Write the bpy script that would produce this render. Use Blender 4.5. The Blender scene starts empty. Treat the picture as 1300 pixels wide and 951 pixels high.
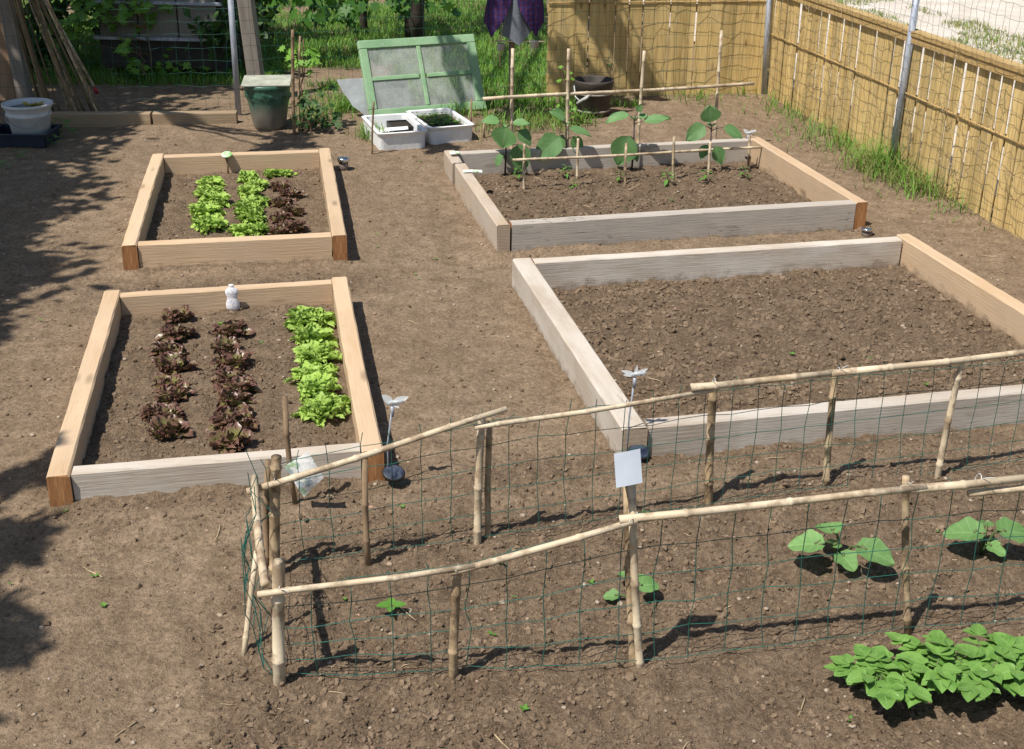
import bpy, math, random
import numpy as np
from mathutils import Vector, Matrix, Quaternion
random.seed(7); rng = np.random.default_rng(11)
sin, cos, pi, rad = math.sin, math.cos, math.pi, math.radians
scene = bpy.context.scene
COL = scene.collection
V3 = lambda *a: np.array(a, dtype=float)

# ------------------------------------------------------------------ camera
F, PITCH, ROLL, HC = 1555., rad(23.2), rad(0.62), 2.28
CX, CY = 650., 430.
_fw = V3(0, cos(PITCH), -sin(PITCH)); _u0 = V3(0, sin(PITCH), cos(PITCH)); _r0 = V3(1, 0, 0)
_r = _r0*cos(ROLL) + _u0*sin(ROLL); _u = _u0*cos(ROLL) - _r0*sin(ROLL)
EYE = V3(0, 0, HC)
cd = bpy.data.cameras.new('camera'); cam = bpy.data.objects.new('camera', cd); COL.objects.link(cam)
cd.sensor_width = 36; cd.sensor_fit = 'HORIZONTAL'; cd.lens = F/1300*36
cd.shift_y = -(475.5-CY)/1300; cd.clip_start = .05; cd.clip_end = 500
M = Matrix(((_r[0], _u[0], -_fw[0], 0), (_r[1], _u[1], -_fw[1], 0), (_r[2], _u[2], -_fw[2], HC), (0, 0, 0, 1)))
cam.matrix_world = M; scene.camera = cam

# survey helpers: measured points of the garden
def ray(px, py): return _fw*F + _r*(px-CX) - _u*(py-CY)
def at(px, py, z=0.):
    d = ray(px, py); return EYE + d*((z-HC)/d[2])
def aty(px, py, y):
    d = ray(px, py); return EYE + d*(y/d[1])
def onplane(px, py, A, B):
    n = V3(-(B[1]-A[1]), B[0]-A[0], 0); d = ray(px, py)
    return EYE + d*(n@(np.array(A)-EYE)/(n@d))

# ------------------------------------------------------------------ noise and ground height
_tabs = [rng.random((256, 256)) for _ in range(4)]
def vnoise(x, y, k=0):
    x = np.asarray(x, float); y = np.asarray(y, float)
    xi = np.floor(x).astype(int); yi = np.floor(y).astype(int); fx = x-xi; fy = y-yi
    fx = fx*fx*(3-2*fx); fy = fy*fy*(3-2*fy); T = _tabs[k]
    a = T[xi & 255, yi & 255]; b = T[(xi+1) & 255, yi & 255]; c = T[xi & 255, (yi+1) & 255]; d = T[(xi+1) & 255, (yi+1) & 255]
    return (a*(1-fx)+b*fx)*(1-fy) + (c*(1-fx)+d*fx)*fy - .5

# raised beds: centre x, y, width, length, yaw, top z
BEDS = [(-1.217, 4.720, 1.168, 1.837, 11.33, .15), (-1.675, 7.222, 1.190, 1.932, 10.60, .15),
        (.837, 7.658, 2.285, 1.675, 12.79, .15), (1.316, 5.313, 2.267, 1.964, 12.40, .15)]
BSOIL = [.038, .02, -.012, .0]
def bedlocal(i, x, y):
    cx, cy, w, l, a, _ = BEDS[i]; a = rad(a); dx = x-cx; dy = y-cy
    return (dx*cos(a)+dy*sin(a)), (-dx*sin(a)+dy*cos(a))
def bedpt(i, u, v):
    cx, cy, w, l, a, _ = BEDS[i]; a = rad(a)
    return cx+u*cos(a)-v*sin(a), cy+u*sin(a)+v*cos(a)
def sstep(e0, e1, v): t = np.clip((v-e0)/(e1-e0), 0, 1); return t*t*(3-2*t)
def bedmask(i, x, y, m=.0):
    u, v = bedlocal(i, x, y); w, l = BEDS[i][2], BEDS[i][3]
    return sstep(-.06, -.0, np.minimum(w/2-np.abs(u), l/2-np.abs(v)) - .03 + m)
BUMPS = [(-1.0, 3.72, .7, .16, .03), (-1.55, 5.95, .8, .22, -.012), (.6, 6.45, .9, .12, -.045), (-.25, 7.2, .2, 1.0, -.02),
         (-1.3, 6.1, .5, .12, .012), (.8, 4.0, .9, .12, .025), (1.6, 9.6, .9, .5, .05), (-.55, 9.6, .5, .3, .05)]
def tilled(x, y):
    t = np.zeros_like(np.asarray(x, float))
    for i in range(4): t = np.maximum(t, bedmask(i, x, y)*(1 if i > 1 else .7))
    q = y - (3.72+.18*x)          # dug strip round the bamboo fences
    t = np.maximum(t, .85*sstep(.25, -.1, q)*sstep(-1.0, -.55, x+.5*(vnoise(x*2, y*2)))*1.0)
    t = np.maximum(t, .8*np.exp(-((y-(4.0+.2*x))/.16)**2)*sstep(1.5, .8, np.abs(x-.9)))
    t = np.maximum(t, .8*np.exp(-((y-(3.95+.2*(x+.6)))/.2)**2)*sstep(.9, .4, np.abs(x+1.0)))
    t = np.maximum(t, .8*np.exp(-((y-(6.0+.17*(x+1.3)))/.14)**2)*sstep(.9, .5, np.abs(x+1.4)))
    return np.clip(t, 0, 1)
def hground(x, y):
    x = np.asarray(x, float); y = np.asarray(y, float)
    h = .03*vnoise(x*.7, y*.7, 1) + .018*vnoise(x*2.1+5, y*2.1, 2)
    for bx, by, rx, ry, dz in BUMPS: h = h + dz*np.exp(-((x-bx)/rx)**2-((y-by)/ry)**2)
    for i in range(4):
        k = bedmask(i, x, y); h = h*(1-.75*k) + k*BSOIL[i]
    # low ridges along the bed planting rows
    t = tilled(x, y)
    amp = .42+.63*t
    h = h + amp*(.022*vnoise(x*7, y*7, 3) + .022*vnoise(x*19+3, y*19, 0) + .022*np.abs(vnoise(x*38, y*38, 1)) + .012*vnoise(x*71, y*71, 2))
    return h
def H(x, y): return float(hground(np.array([x]), np.array([y]))[0])
def gp(px, py, z=None):
    p = at(px, py, 0)
    for _ in range(3): p = at(px, py, H(p[0], p[1]))
    return p

# ------------------------------------------------------------------ mesh building
class MB:
    def __init__(s): s.v = []; s.f = []; s.m = []; s.uv = []; s.sm = []
    def add(s, vs, fs, mi=0, uv=None, smooth=True):
        o = len(s.v); s.v += [tuple(map(float, p)) for p in vs]
        s.uv += list(uv) if uv is not None else [(0., 0.)]*len(vs)
        for f in fs: s.f.append(tuple(i+o for i in f)); s.m.append(mi); s.sm.append(smooth)
    def box(s, c, d, R=None, mi=0, bev=0., taper=1.):
        c = np.array(c, float); hx, hy, hz = [q/2 for q in d]
        P = []
        if bev <= 0:
            for z in (-1, 1):
                k = 1 if z < 0 else taper
                for x, y in ((-1, -1), (1, -1), (1, 1), (-1, 1)): P.append(V3(x*hx*k, y*hy*k, z*hz))
            fs = [(3, 2, 1, 0), (4, 5, 6, 7), (0, 1, 5, 4), (1, 2, 6, 5), (2, 3, 7, 6), (3, 0, 4, 7)]
        else:
            b = min(bev, hx*.9, hy*.9, hz*.9)
            rings = [(-hz, b), (-hz+b, 0), (hz-b, 0), (hz, b)]
            for z, ins in rings:
                k = 1 if z < 0 else taper
                for x, y in ((-1, -1), (1, -1), (1, 1), (-1, 1)):
                    if ins: P += [V3(x*(hx-b)*k, y*(hy-b)*k, z)]*1; P += [V3(x*(hx-b)*k, y*(hy-b)*k, z)][:0]
                    else:
                        if x*y > 0: P += [V3(x*hx*k, y*(hy-b)*k, z), V3(x*(hx-b)*k, y*hy*k, z)]
                        else: P += [V3(x*(hx-b)*k, y*hy*k, z), V3(x*hx*k, y*(hy-b)*k, z)]
            # ring0: 0-3, ring1: 4-11, ring2: 12-19, ring3: 20-23
            fs = [(3, 2, 1, 0), (20, 21, 22, 23)]
            for i in range(8): j = (i+1) % 8; fs.append((4+i, 4+j, 12+j, 12+i))
            for i in range(4):
                j = (i+1) % 4
                fs.append((i, 4+2*i+1, 4+2*i)); fs.append((i, j, 4+2*j, 4+2*i+1))
                fs.append((20+i, 12+2*i, 12+2*i+1)); fs.append((20+i, 12+2*i+1, 12+2*j, 20+j))
            fs = [tuple(reversed(f)) if k in (2+8+0,) and False else f for k, f in enumerate(fs)]
        if R is not None: P = [R@p for p in P]
        s.add([p+c for p in P], fs, mi, smooth=False)
    def tube(s, pts, rs, n=6, mi=0, cap=True, smooth=True, inner=False):
        pts = [np.array(p, float) for p in pts]; k = len(pts)
        if not hasattr(rs, '__len__'): rs = [rs]*k
        vs = []; prev = None
        for i in range(k):
            t = pts[min(i+1, k-1)]-pts[max(i-1, 0)]; L = np.linalg.norm(t); t = t/(L if L > 1e-9 else 1)
            if prev is None:
                a = V3(0, 0, 1) if abs(t[2]) < .9 else V3(1, 0, 0); x = np.cross(a, t); x /= np.linalg.norm(x)
            else:
                x = prev-t*(prev@t); x /= max(np.linalg.norm(x), 1e-9)
            prev = x; y = np.cross(t, x)
            for j in range(n):
                q = 2*pi*j/n; vs.append(pts[i]+rs[i]*(x*cos(q)+y*sin(q)))
        fs = []
        for i in range(k-1):
            for j in range(n): a = i*n+j; b = i*n+(j+1) % n; fs.append((a, b, b+n, a+n))
        if cap: fs.append(tuple(reversed(range(n)))); fs.append(tuple(range((k-1)*n, k*n)))
        s.add(vs, fs, mi, smooth=smooth)
    def lathe(s, prof, c=(0, 0, 0), n=24, mi=0, fn=None):
        vs = []
        for i, (r, z) in enumerate(prof):
            for j in range(n):
                a = 2*pi*j/n; rr = r+(fn(a, z, r) if fn else 0); vs.append((c[0]+rr*cos(a), c[1]+rr*sin(a), c[2]+z))
        fs = []
        for i in range(len(prof)-1):
            for j in range(n): a = i*n+j; b = i*n+(j+1) % n; fs.append((a, b, b+n, a+n))
        s.add(vs, fs, mi)
    def sheet(s, fn, nu, nv, mi=0, smooth=True):
        vs = []; uv = []
        for j in range(nv+1):
            for i in range(nu+1):
                u = i/nu; v = j/nv; vs.append(fn(u, v)); uv.append((u, v))
        fs = []
        for j in range(nv):
            for i in range(nu): a = j*(nu+1)+i; fs.append((a, a+1, a+nu+2, a+nu+1))
        s.add(vs, fs, mi, uv, smooth)
    def leaf(s, A, B, N, width, shape='oval', nu=4, nv=5, droop=.12, cup=.15, ruffle=0., mi=0, ph=0.):
        A = np.array(A, float); B = np.array(B, float); N = np.array(N, float)
        d = B-A; L = np.linalg.norm(d); d = d/max(L, 1e-9)
        x = np.cross(d, N); x /= max(np.linalg.norm(x), 1e-9); n = np.cross(x, d)
        def prof(v):
            if shape == 'oval': return (sin(pi*min(1, v**.75))**.75)*.5 if 0 < v < 1 else .02
            if shape == 'lance': return .5*sin(pi*v**.7)**1.2 if 0 < v < 1 else .01
            if shape == 'spoon': return .5*(.16+.84*min(1, (v/.68))**1.3)*(1 if v < .68 else math.sqrt(max(0, 1-((v-.68)/.32)**2*.93)))
            if shape == 'lobed': return .5*(abs(sin(pi*v**.7))**.5*(.92+.07*cos(v*15)) if 0 < v < 1 else .1)
            return .5
        vs = []; uv = []
        for j in range(nv+1):
            v = j/nv; w = prof(v)*width
            for i in range(nu+1):
                u = 2*i/nu-1
                off = -droop*L*v*v + cup*width*abs(u)**1.5*(w/width*2)
                if ruffle: off += ruffle*L*(abs(u)**2*v+max(0, v-.7)*1.5)*sin(u*6+v*7+ph)
                back = .0
                if shape == 'lobed': back = -.22*L*abs(u)**2*(1-v)
                rr = 1+(min(ruffle, .1)*1.2*sin(v*9+ph*2) if ruffle else 0)
                vs.append(A+d*(L*v+back)+x*(u*w*rr)+n*off); uv.append((u*.5+.5, v))
        fs = []
        for j in range(nv):
            for i in range(nu): a = j*(nu+1)+i; fs.append((a, a+1, a+nu+2, a+nu+1))
        s.add(vs, fs, mi, uv)
    def build(s, name, mats, parent=None, loc=None, rot=None):
        me = bpy.data.meshes.new(name)
        org = np.array(loc if loc is not None else (0, 0, 0), float)
        if parent is not None and loc is None:
            org = np.array(parent.matrix_world_loc) if hasattr(parent, 'matrix_world_loc') else org
        vv = s.v
        me.from_pydata(vv, [], s.f)
        if not isinstance(mats, (list, tuple)): mats = [mats]
        for m in mats: me.materials.append(m)
        me.polygons.foreach_set('material_index', s.m); me.polygons.foreach_set('use_smooth', s.sm)
        li = np.empty(len(me.loops), dtype=np.int32); me.loops.foreach_get('vertex_index', li)
        uvl = me.uv_layers.new(name='UVMap'); uvl.data.foreach_set('uv', np.array(s.uv, dtype=np.float32)[li].ravel())
        me.update()
        o = bpy.data.objects.new(name, me); COL.objects.link(o)
        if parent is not None: o.parent = parent
        if loc is not None: o.location = tuple(map(float, loc))
        if rot is not None: o.rotation_euler = rot
        return o
def npmesh(name, verts, faces, mats, smooth=False, mi=None, attrs=None):
    me = bpy.data.meshes.new(name); verts = np.asarray(verts, dtype=np.float32); faces = np.asarray(faces, dtype=np.int32)
    n = faces.shape[1]
    me.vertices.add(len(verts)); me.vertices.foreach_set('co', verts.ravel())
    me.loops.add(faces.size); me.loops.foreach_set('vertex_index', faces.ravel())
    me.polygons.add(len(faces)); me.polygons.foreach_set('loop_start', np.arange(0, faces.size, n, dtype=np.int32))
    try: me.polygons.foreach_set('loop_total', np.full(len(faces), n, dtype=np.int32))
    except Exception: pass
    for m in (mats if isinstance(mats, (list, tuple)) else [mats]): me.materials.append(m)
    me.polygons.foreach_set('use_smooth', np.full(len(faces), smooth))
    if mi is not None: me.polygons.foreach_set('material_index', np.asarray(mi, dtype=np.int32))
    for k, v in (attrs or {}).items():
        a = me.attributes.new(k, 'FLOAT', 'POINT'); a.data.foreach_set('value', np.asarray(v, dtype=np.float32))
    me.update(calc_edges=True); me.validate()
    o = bpy.data.objects.new(name, me); COL.objects.link(o); return o
def thing(name, label, cat, loc, group=None):
    o = bpy.data.objects.new(name, None); COL.objects.link(o); o.empty_display_size = .05
    o.location = tuple(map(float, loc)); o['label'] = label; o['category'] = cat
    if group: o['group'] = group
    return o
def tag(o, label, cat, group=None):
    o['label'] = label; o['category'] = cat
    if group: o['group'] = group
    return o
def copy_tree(o, parent=None):
    c = o.copy(); COL.objects.link(c)
    if parent is not None: c.parent = parent
    for ch in list(o.children): copy_tree(ch, c)
    return c
def Rz(a): return np.array([[cos(a), -sin(a), 0], [sin(a), cos(a), 0], [0, 0, 1]])
def axes(x, z):
    x = np.array(x, float)/np.linalg.norm(x); z = np.array(z, float); y = np.cross(z, x); y /= np.linalg.norm(y); z = np.cross(x, y)
    return np.stack([x, y, z], 1)
def nrm(v): v = np.array(v, float); return v/np.linalg.norm(v)

# ------------------------------------------------------------------ materials
class NT:
    def __init__(s, name):
        s.m = bpy.data.materials.new(name); s.m.use_nodes = True; s.t = s.m.node_tree; s.t.nodes.clear()
        s.out = s.n('ShaderNodeOutputMaterial'); s.b = s.n('ShaderNodeBsdfPrincipled'); s.l(s.b.outputs[0], s.out.inputs[0])
        s.b.inputs['Specular IOR Level'].default_value = .3
    def n(s, t, **k):
        o = s.t.nodes.new(t)
        for a, b in k.items(): setattr(o, a, b)
        return o
    def l(s, a, b): s.t.links.new(a, b)
    def co(s, kind='Object', scale=(1, 1, 1)):
        t = s.n('ShaderNodeTexCoord'); m = s.n('ShaderNodeMapping'); m.inputs['Scale'].default_value = scale
        s.l(t.outputs[kind], m.inputs[0]); return m.outputs[0]
    def noise(s, vec, scale, detail=4, rough=.55, dist=0.):
        n = s.n('ShaderNodeTexNoise'); n.inputs['Scale'].default_value = scale; n.inputs['Detail'].default_value = detail
        n.inputs['Roughness'].default_value = rough; n.inputs['Distortion'].default_value = dist
        if vec is not None: s.l(vec, n.inputs['Vector'])
        return n.outputs['Fac']
    def ramp(s, fac, stops):
        r = s.n('ShaderNodeValToRGB'); e = r.color_ramp.elements
        while len(e) < len(stops): e.new(.5)
        for q, (p, c) in zip(e, stops):
            q.position = p; q.color = (*c, 1) if hasattr(c, '__len__') else (c, c, c, 1)
        s.l(fac, r.inputs[0]); return r.outputs[0]
    def mix(s, fac, a, b, mode='MIX'):
        m = s.n('ShaderNodeMix', data_type='RGBA', blend_type=mode)
        for k, v in ((0, fac), (6, a), (7, b)):
            sock = m.inputs[k]
            if hasattr(v, 'is_linked'): s.l(v, sock)
            elif hasattr(v, '__len__'): sock.default_value = (*v, 1) if len(v) == 3 else v
            else: sock.default_value = v if k == 0 else (v, v, v, 1)
        return m.outputs[2]
    def math(s, op, a, b=0., c=None):
        m = s.n('ShaderNodeMath', operation=op)
        for i, v in enumerate((a, b) if c is None else (a, b, c)):
            if hasattr(v, 'is_linked'): s.l(v, m.inputs[i])
            else: m.inputs[i].default_value = v
        return m.outputs[0]
    def bump(s, h, strength=.5, dist=.01, prev=None):
        b = s.n('ShaderNodeBump'); b.inputs['Strength'].default_value = strength; b.inputs['Distance'].default_value = dist
        s.l(h, b.inputs['Height'])
        if prev is not None: s.l(prev, b.inputs['Normal'])
        s.l(b.outputs[0], s.b.inputs['Normal']); return b.outputs[0]
    def col(s, c):
        if hasattr(c, 'is_linked'): s.l(c, s.b.inputs['Base Color'])
        else: s.b.inputs['Base Color'].default_value = (*c, 1)
    def set(s, rough=.6, metal=0., spec=None):
        s.b.inputs['Roughness'].default_value = rough; s.b.inputs['Metallic'].default_value = metal
        if spec is not None: s.b.inputs['Specular IOR Level'].default_value = spec
        return s
    def rnd(s): return s.n('ShaderNodeObjectInfo').outputs['Random']

def plain(name, c, rough=.6, metal=0., var=.25, scale=12, bump=0.):
    t = NT(name); v = t.co(); n = t.noise(v, scale, 5, .6)
    t.col(t.ramp(n, [(.3, tuple(q*(1-var) for q in c)), (.7, tuple(min(1, q*(1+var)) for q in c))]))
    t.set(rough, metal)
    if bump: t.bump(n, bump, .01)
    return t.m
def wood(name, c1, c2, knots=.5, weather=None, crack=0., dirt=False):
    t = NT(name); v = t.co('Object', (1, 1, 1))
    oi = t.n('ShaderNodeObjectInfo'); add = t.n('ShaderNodeVectorMath', operation='ADD'); sc = t.n('ShaderNodeVectorMath', operation='SCALE')
    cmb = t.n('ShaderNodeCombineXYZ'); t.l(oi.outputs['Random'], cmb.inputs[0]); t.l(oi.outputs['Random'], cmb.inputs[1]); t.l(oi.outputs['Random'], cmb.inputs[2])
    t.l(cmb.outputs[0], sc.inputs[0]); sc.inputs['Scale'].default_value = 17.; t.l(v, add.inputs[0]); t.l(sc.outputs[0], add.inputs[1]); v = add.outputs[0]
    def mp(s):
        m = t.n('ShaderNodeMapping'); m.inputs['Scale'].default_value = s; t.l(v, m.inputs[0]); return m.outputs[0]
    big = t.noise(mp((.9, 9, 9)), 2.2, 4, .6, 1.2)
    rings = t.n('ShaderNodeTexWave', wave_type='BANDS', bands_direction='Z'); rings.inputs['Scale'].default_value = 5.; rings.inputs['Distortion'].default_value = 7.
    rings.inputs['Detail'].default_value = 2.; rings.inputs['Detail Scale'].default_value = .6; t.l(mp((.55, 2.4, 3.4)), rings.inputs['Vector'])
    fib = t.noise(mp((5, 130, 130)), 1.5, 5, .6)
    g = t.math('ADD', t.math('MULTIPLY', big, .55), t.math('ADD', t.math('MULTIPLY', rings.outputs['Fac'], .22), t.math('MULTIPLY', fib, .3)))
    col = t.ramp(g, [(.32, c2), (.72, c1)])
    blot = t.noise(mp((1.6, 4, 4)), 1.6, 5, .65)
    if weather: col = t.mix(t.ramp(blot, [(.38, 0.), (.66, 1.)]), col, weather)
    vo = t.n('ShaderNodeTexVoronoi'); vo.inputs['Scale'].default_value = 1.; t.l(mp((2.1, 7, 7)), vo.inputs['Vector'])
    kn = t.ramp(vo.outputs['Distance'], [(.05, 1.), (.15, 0.)])
    col = t.mix(t.math('MULTIPLY', kn, knots), col, tuple(q*.4 for q in c2))
    if crack:
        ck = t.noise(mp((1.2, 24, 24)), 1.3, 2, .5, .8); line = t.ramp(ck, [(.49, 0.), (.5, 1.), (.512, 0.)])
        mk = t.ramp(t.noise(mp((2, 3, 3)), 1.4, 2), [(.5, 0.), (.6, 1.)]); line = t.math('MULTIPLY', line, mk)
        col = t.mix(t.math('MULTIPLY', line, crack), col, (.03, .026, .022))
    br = t.math('ADD', t.math('MULTIPLY', oi.outputs['Random'], .22), .89)
    hs = t.n('ShaderNodeHueSaturation'); t.l(br, hs.inputs['Value']); t.l(col, hs.inputs['Color']); col = hs.outputs[0]
    # earth splashed along the foot of the board
    if dirt:
        sz = t.n('ShaderNodeSeparateXYZ'); t.l(t.n('ShaderNodeTexCoord').outputs['Object'], sz.inputs[0]); nn_ = t.noise(mp((7, 9, 9)), 2.2, 5, .65)
        k = t.ramp(t.math('ADD', t.math('MULTIPLY', sz.outputs[2], 5.), t.math('MULTIPLY', nn_, .9)), [(.24, .85), (.50, 0.)]); col = t.mix(k, col, (.21, .15, .10))
    t.col(col); t.set(.78, spec=.2); t.bump(t.math('ADD', fib, t.math('MULTIPLY', kn, .4)), .45, .004)
    return t.m
def leafmat(name, c1, c2, vein=None, transl=.3, rough=.5, scale=9, tip=None, veins=5., varobj=.25, spec=.35):
    t = NT(name); v = t.co(); n = t.noise(v, scale, 3, .6)
    col = t.ramp(n, [(.3, c2), (.68, c1)])
    uv = t.n('ShaderNodeUVMap'); sx = t.n('ShaderNodeSeparateXYZ'); t.l(uv.outputs[0], sx.inputs[0])
    if tip:
        f = t.math('ADD', sx.outputs[1], t.math('MULTIPLY', t.math('SUBTRACT', n, .5), 1.2))
        col = t.mix(t.ramp(f, [(.34, 0.), (.86, 1.)]), col, tip)
    if vein:
        au = t.math('ABSOLUTE', t.math('SUBTRACT', sx.outputs[0], .5))
        mid = t.ramp(au, [(.012, 1.), (.045, 0.)])
        w = t.math('FRACT', t.math('MULTIPLY', t.math('SUBTRACT', sx.outputs[1], t.math('MULTIPLY', au, .7)), veins))
        sv = t.ramp(t.math('ABSOLUTE', t.math('SUBTRACT', w, .5)), [(.02, .8), (.09, 0.)])
        vv = t.math('MAXIMUM', mid, sv); col = t.mix(t.math('MULTIPLY', vv, .55), col, vein); t.bump(vv, -.5, .006)
    hs = t.n('ShaderNodeHueSaturation'); t.l(t.math('ADD', t.math('MULTIPLY', t.rnd(), varobj), 1-varobj/2), hs.inputs['Value']); t.l(col, hs.inputs['Color']); col = hs.outputs[0]
    t.col(col); t.set(rough, spec=spec)
    if transl:
        tr = t.n('ShaderNodeBsdfTranslucent'); t.l(col, tr.inputs[0]); ms = t.n('ShaderNodeMixShader'); ms.inputs[0].default_value = transl
        t.l(t.b.outputs[0], ms.inputs[1]); t.l(tr.outputs[0], ms.inputs[2]); t.l(ms.outputs[0], t.out.inputs[0])
    return t.m

def soil_material():
    t = NT('garden_soil'); v = t.co()
    at_ = t.n('ShaderNodeAttribute', attribute_name='tilled'); tl = at_.outputs['Fac']
    n1 = t.noise(v, 1.3, 5, .6); n2 = t.noise(v, 9, 6, .65); n3 = t.noise(v, 55, 5, .7); n4 = t.noise(v, 190, 3, .6)
    dry = t.ramp(n2, [(.3, (.178, .126, .080)), (.7, (.312, .230, .156))])
    dug = t.ramp(n2, [(.3, (.120, .083, .053)), (.72, (.240, .175, .118))])
    col = t.mix(tl, dry, dug)
    col = t.mix(t.math('MULTIPLY', t.ramp(n1, [(.4, 0.), (.65, 1.)]), .4), col, (.175, .123, .080))
    col = t.mix(.75, col, t.ramp(t.math('ADD', t.math('MULTIPLY', n3, .65), t.math('MULTIPLY', n4, .35)), [(.32, .12), (.68, .88)]), 'OVERLAY')
    vo = t.n('ShaderNodeTexVoronoi'); vo.inputs['Scale'].default_value = 48.; t.l(v, vo.inputs['Vector'])
    st = t.math('MULTIPLY', t.ramp(vo.outputs['Distance'], [(.16, 1.), (.24, 0.)]), t.ramp(t.n('ShaderNodeSeparateColor').outputs[0] if False else t.noise(v, 31, 2), [(.58, 0.), (.64, 1.)]))
    col = t.mix(t.math('MULTIPLY', st, .6), col, (.36, .30, .24))
    t.col(col); t.set(.95, spec=.1)
    h = t.math('ADD', t.math('MULTIPLY', n3, t.math('ADD', t.math('MULTIPLY', tl, .45), .6)), t.math('MULTIPLY', n4, .35))
    h = t.math('ADD', h, t.math('MULTIPLY', st, .35))
    t.bump(h, 1., .02)
    return t.m
M_SOIL = soil_material()
M_CLOD = (lambda t: (t.col(t.mix(.5, t.ramp(t.noise(t.co(), 7, 3), [(.3, (.110, .077, .050)), (.7, (.225, .163, .110))]), t.ramp(t.noise(t.co(), 80, 4, .7), [(.25, .2), (.75, .85)]), 'OVERLAY')), t.set(.95, spec=.1), t.bump(t.noise(t.co(), 120, 4, .7), .6, .006), t.m)[-1])(NT('soil_clod'))
M_PEB = (lambda t: (t.col(t.ramp(t.noise(t.co(), 23, 2, .5), [(.25, (.20, .16, .12)), (.42, (.31, .235, .165)), (.55, (.36, .30, .235)), (.66, (.30, .17, .11)), (.8, (.46, .42, .36))])), t.set(.8), t.bump(t.noise(t.co(), 90, 3), .3, .004), t.m)[-1])(NT('pebble_stone'))
M_STRAW = plain('dry_straw', (.40, .31, .19), .8, var=.35)
M_NEWWOOD = wood('fresh_pine_timber', (.57, .42, .275), (.46, .315, .19), .6, weather=(.50, .37, .25), crack=.3, dirt=True)
M_PALEWOOD = wood('pale_weathered_timber', (.47, .405, .335), (.37, .305, .24), .3, weather=(.52, .475, .42), crack=.35, dirt=True)
M_GREYWOOD = wood('grey_weathered_timber', (.46, .42, .37), (.345, .31, .27), .3, weather=(.48, .425, .365), crack=.9, dirt=True)
M_TANGREY = wood('tan_grey_timber', (.50, .38, .26), (.36, .28, .2), .4, weather=(.45, .39, .33), crack=.4, dirt=True)
M_END = (lambda t: (t.col(t.mix(.45, t.ramp(t.noise(t.co('Object', (1, 9, 3)), 3, 4, .6), [(.3, (.24, .105, .042)), (.7, (.40, .20, .085))]), t.ramp(t.noise(t.co('Object', (1, 150, 14)), 1.5, 4, .6), [(.3, .15), (.7, .8)]), 'OVERLAY')), t.set(.8, spec=.15), t.m)[-1])(NT('orange_end_grain'))
M_ENDGREY = wood('grey_end_grain', (.42, .33, .24), (.30, .23, .17), .0)
M_OLDWOOD = wood('old_grey_post_wood', (.30, .27, .235), (.17, .145, .12), .3, crack=.8)
M_BEAM = wood('dull_beam_timber', (.38, .29, .19), (.27, .19, .12), .3, crack=.3)
M_SLAT = wood('golden_fence_slat', (.56, .36, .135), (.40, .235, .075), .5)
M_SLATRAIL = wood('golden_fence_rail', (.50, .35, .155), (.36, .235, .095), .4)
M_BAMBOO = (lambda t: (t.col(t.mix(t.ramp(t.noise(t.co(), 14, 4, .65), [(.47, 0.), (.62, .8)]), t.ramp(t.noise(t.co(), 5, 3), [(.3, (.45, .345, .22)), (.7, (.66, .56, .41))]), (.23, .16, .10))), t.set(.55, spec=.3), t.bump(t.noise(t.co(), 60, 3), .25, .003), t.m)[-1])(NT('bamboo_cane_skin'))
M_BAMBOOD = (lambda t: (t.col(t.mix(t.ramp(t.noise(t.co(), 16, 4, .65), [(.42, 0.), (.6, .85)]), t.ramp(t.noise(t.co(), 5, 3), [(.3, (.34, .24, .135)), (.7, (.50, .38, .24))]), (.12, .08, .05))), t.set(.6, spec=.25), t.bump(t.noise(t.co(), 60, 3), .3, .003), t.m)[-1])(NT('bamboo_post_skin'))
M_OLDCANE = plain('old_brown_cane', (.17, .115, .055), .6, var=.4, scale=7)
M_STICK = plain('brown_stick_bark', (.22, .15, .09), .8, var=.3, bump=.3)
M_WIREG = plain('green_plastic_wire', (.02, .11, .085), .45, var=.3)
M_WIREGREY = plain('grey_green_wire', (.10, .12, .10), .5, .2, var=.3)
M_ZIP = plain('clear_cable_tie', (.62, .62, .60), .35, var=.1)
M_GALV = (lambda t: (t.col(t.ramp(t.noise(t.co('Object', (1, 1, .25)), 26, 5, .7), [(.3, (.24, .27, .33)), (.55, (.42, .45, .51)), (.75, (.60, .61, .63))])), t.set(.55, .35), t.m)[-1])(NT('galvanised_steel'))
M_CHROME = plain('bright_steel_cap', (.7, .7, .7), .2, 1., var=.05)
M_DARKPL = plain('dark_navy_plastic', (.022, .028, .042), .35, var=.2)
M_BLACK = plain('black_plastic', (.018, .018, .018), .4, var=.2)
M_LET = leafmat('green_lettuce_leaf', (.30, .46, .065), (.17, .31, .03), None, .3, .5, 30, tip=(.40, .57, .12))
M_REDLET = leafmat('red_lettuce_leaf', (.29, .32, .085), (.16, .15, .05), None, .15, .36, 55, tip=(.165, .082, .060), spec=.5)
M_EGG = leafmat('aubergine_leaf', (.145, .285, .10), (.095, .21, .065), (.22, .33, .16), .22, .55, 10)
M_PEP = leafmat('pepper_leaf', (.13, .30, .04), (.08, .22, .03), (.2, .36, .1), .3, .45, 10)
M_SQ = leafmat('squash_leaf', (.17, .32, .10), (.115, .24, .07), (.26, .42, .16), .25, .6, 10, veins=4.)
M_POT = leafmat('potato_leaf', (.21, .37, .085), (.085, .21, .03), (.28, .45, .16), .3, .36, 17, tip=(.17, .33, .07), veins=6.)
M_STEM = plain('plant_stem_skin', (.10, .13, .05), .6)
M_PSTEM = plain('purple_stem_skin', (.06, .045, .05), .6)
M_VINE = leafmat('vine_leaf', (.22, .42, .05), (.12, .29, .035), (.3, .45, .12), .35, .5, 8)
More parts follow.
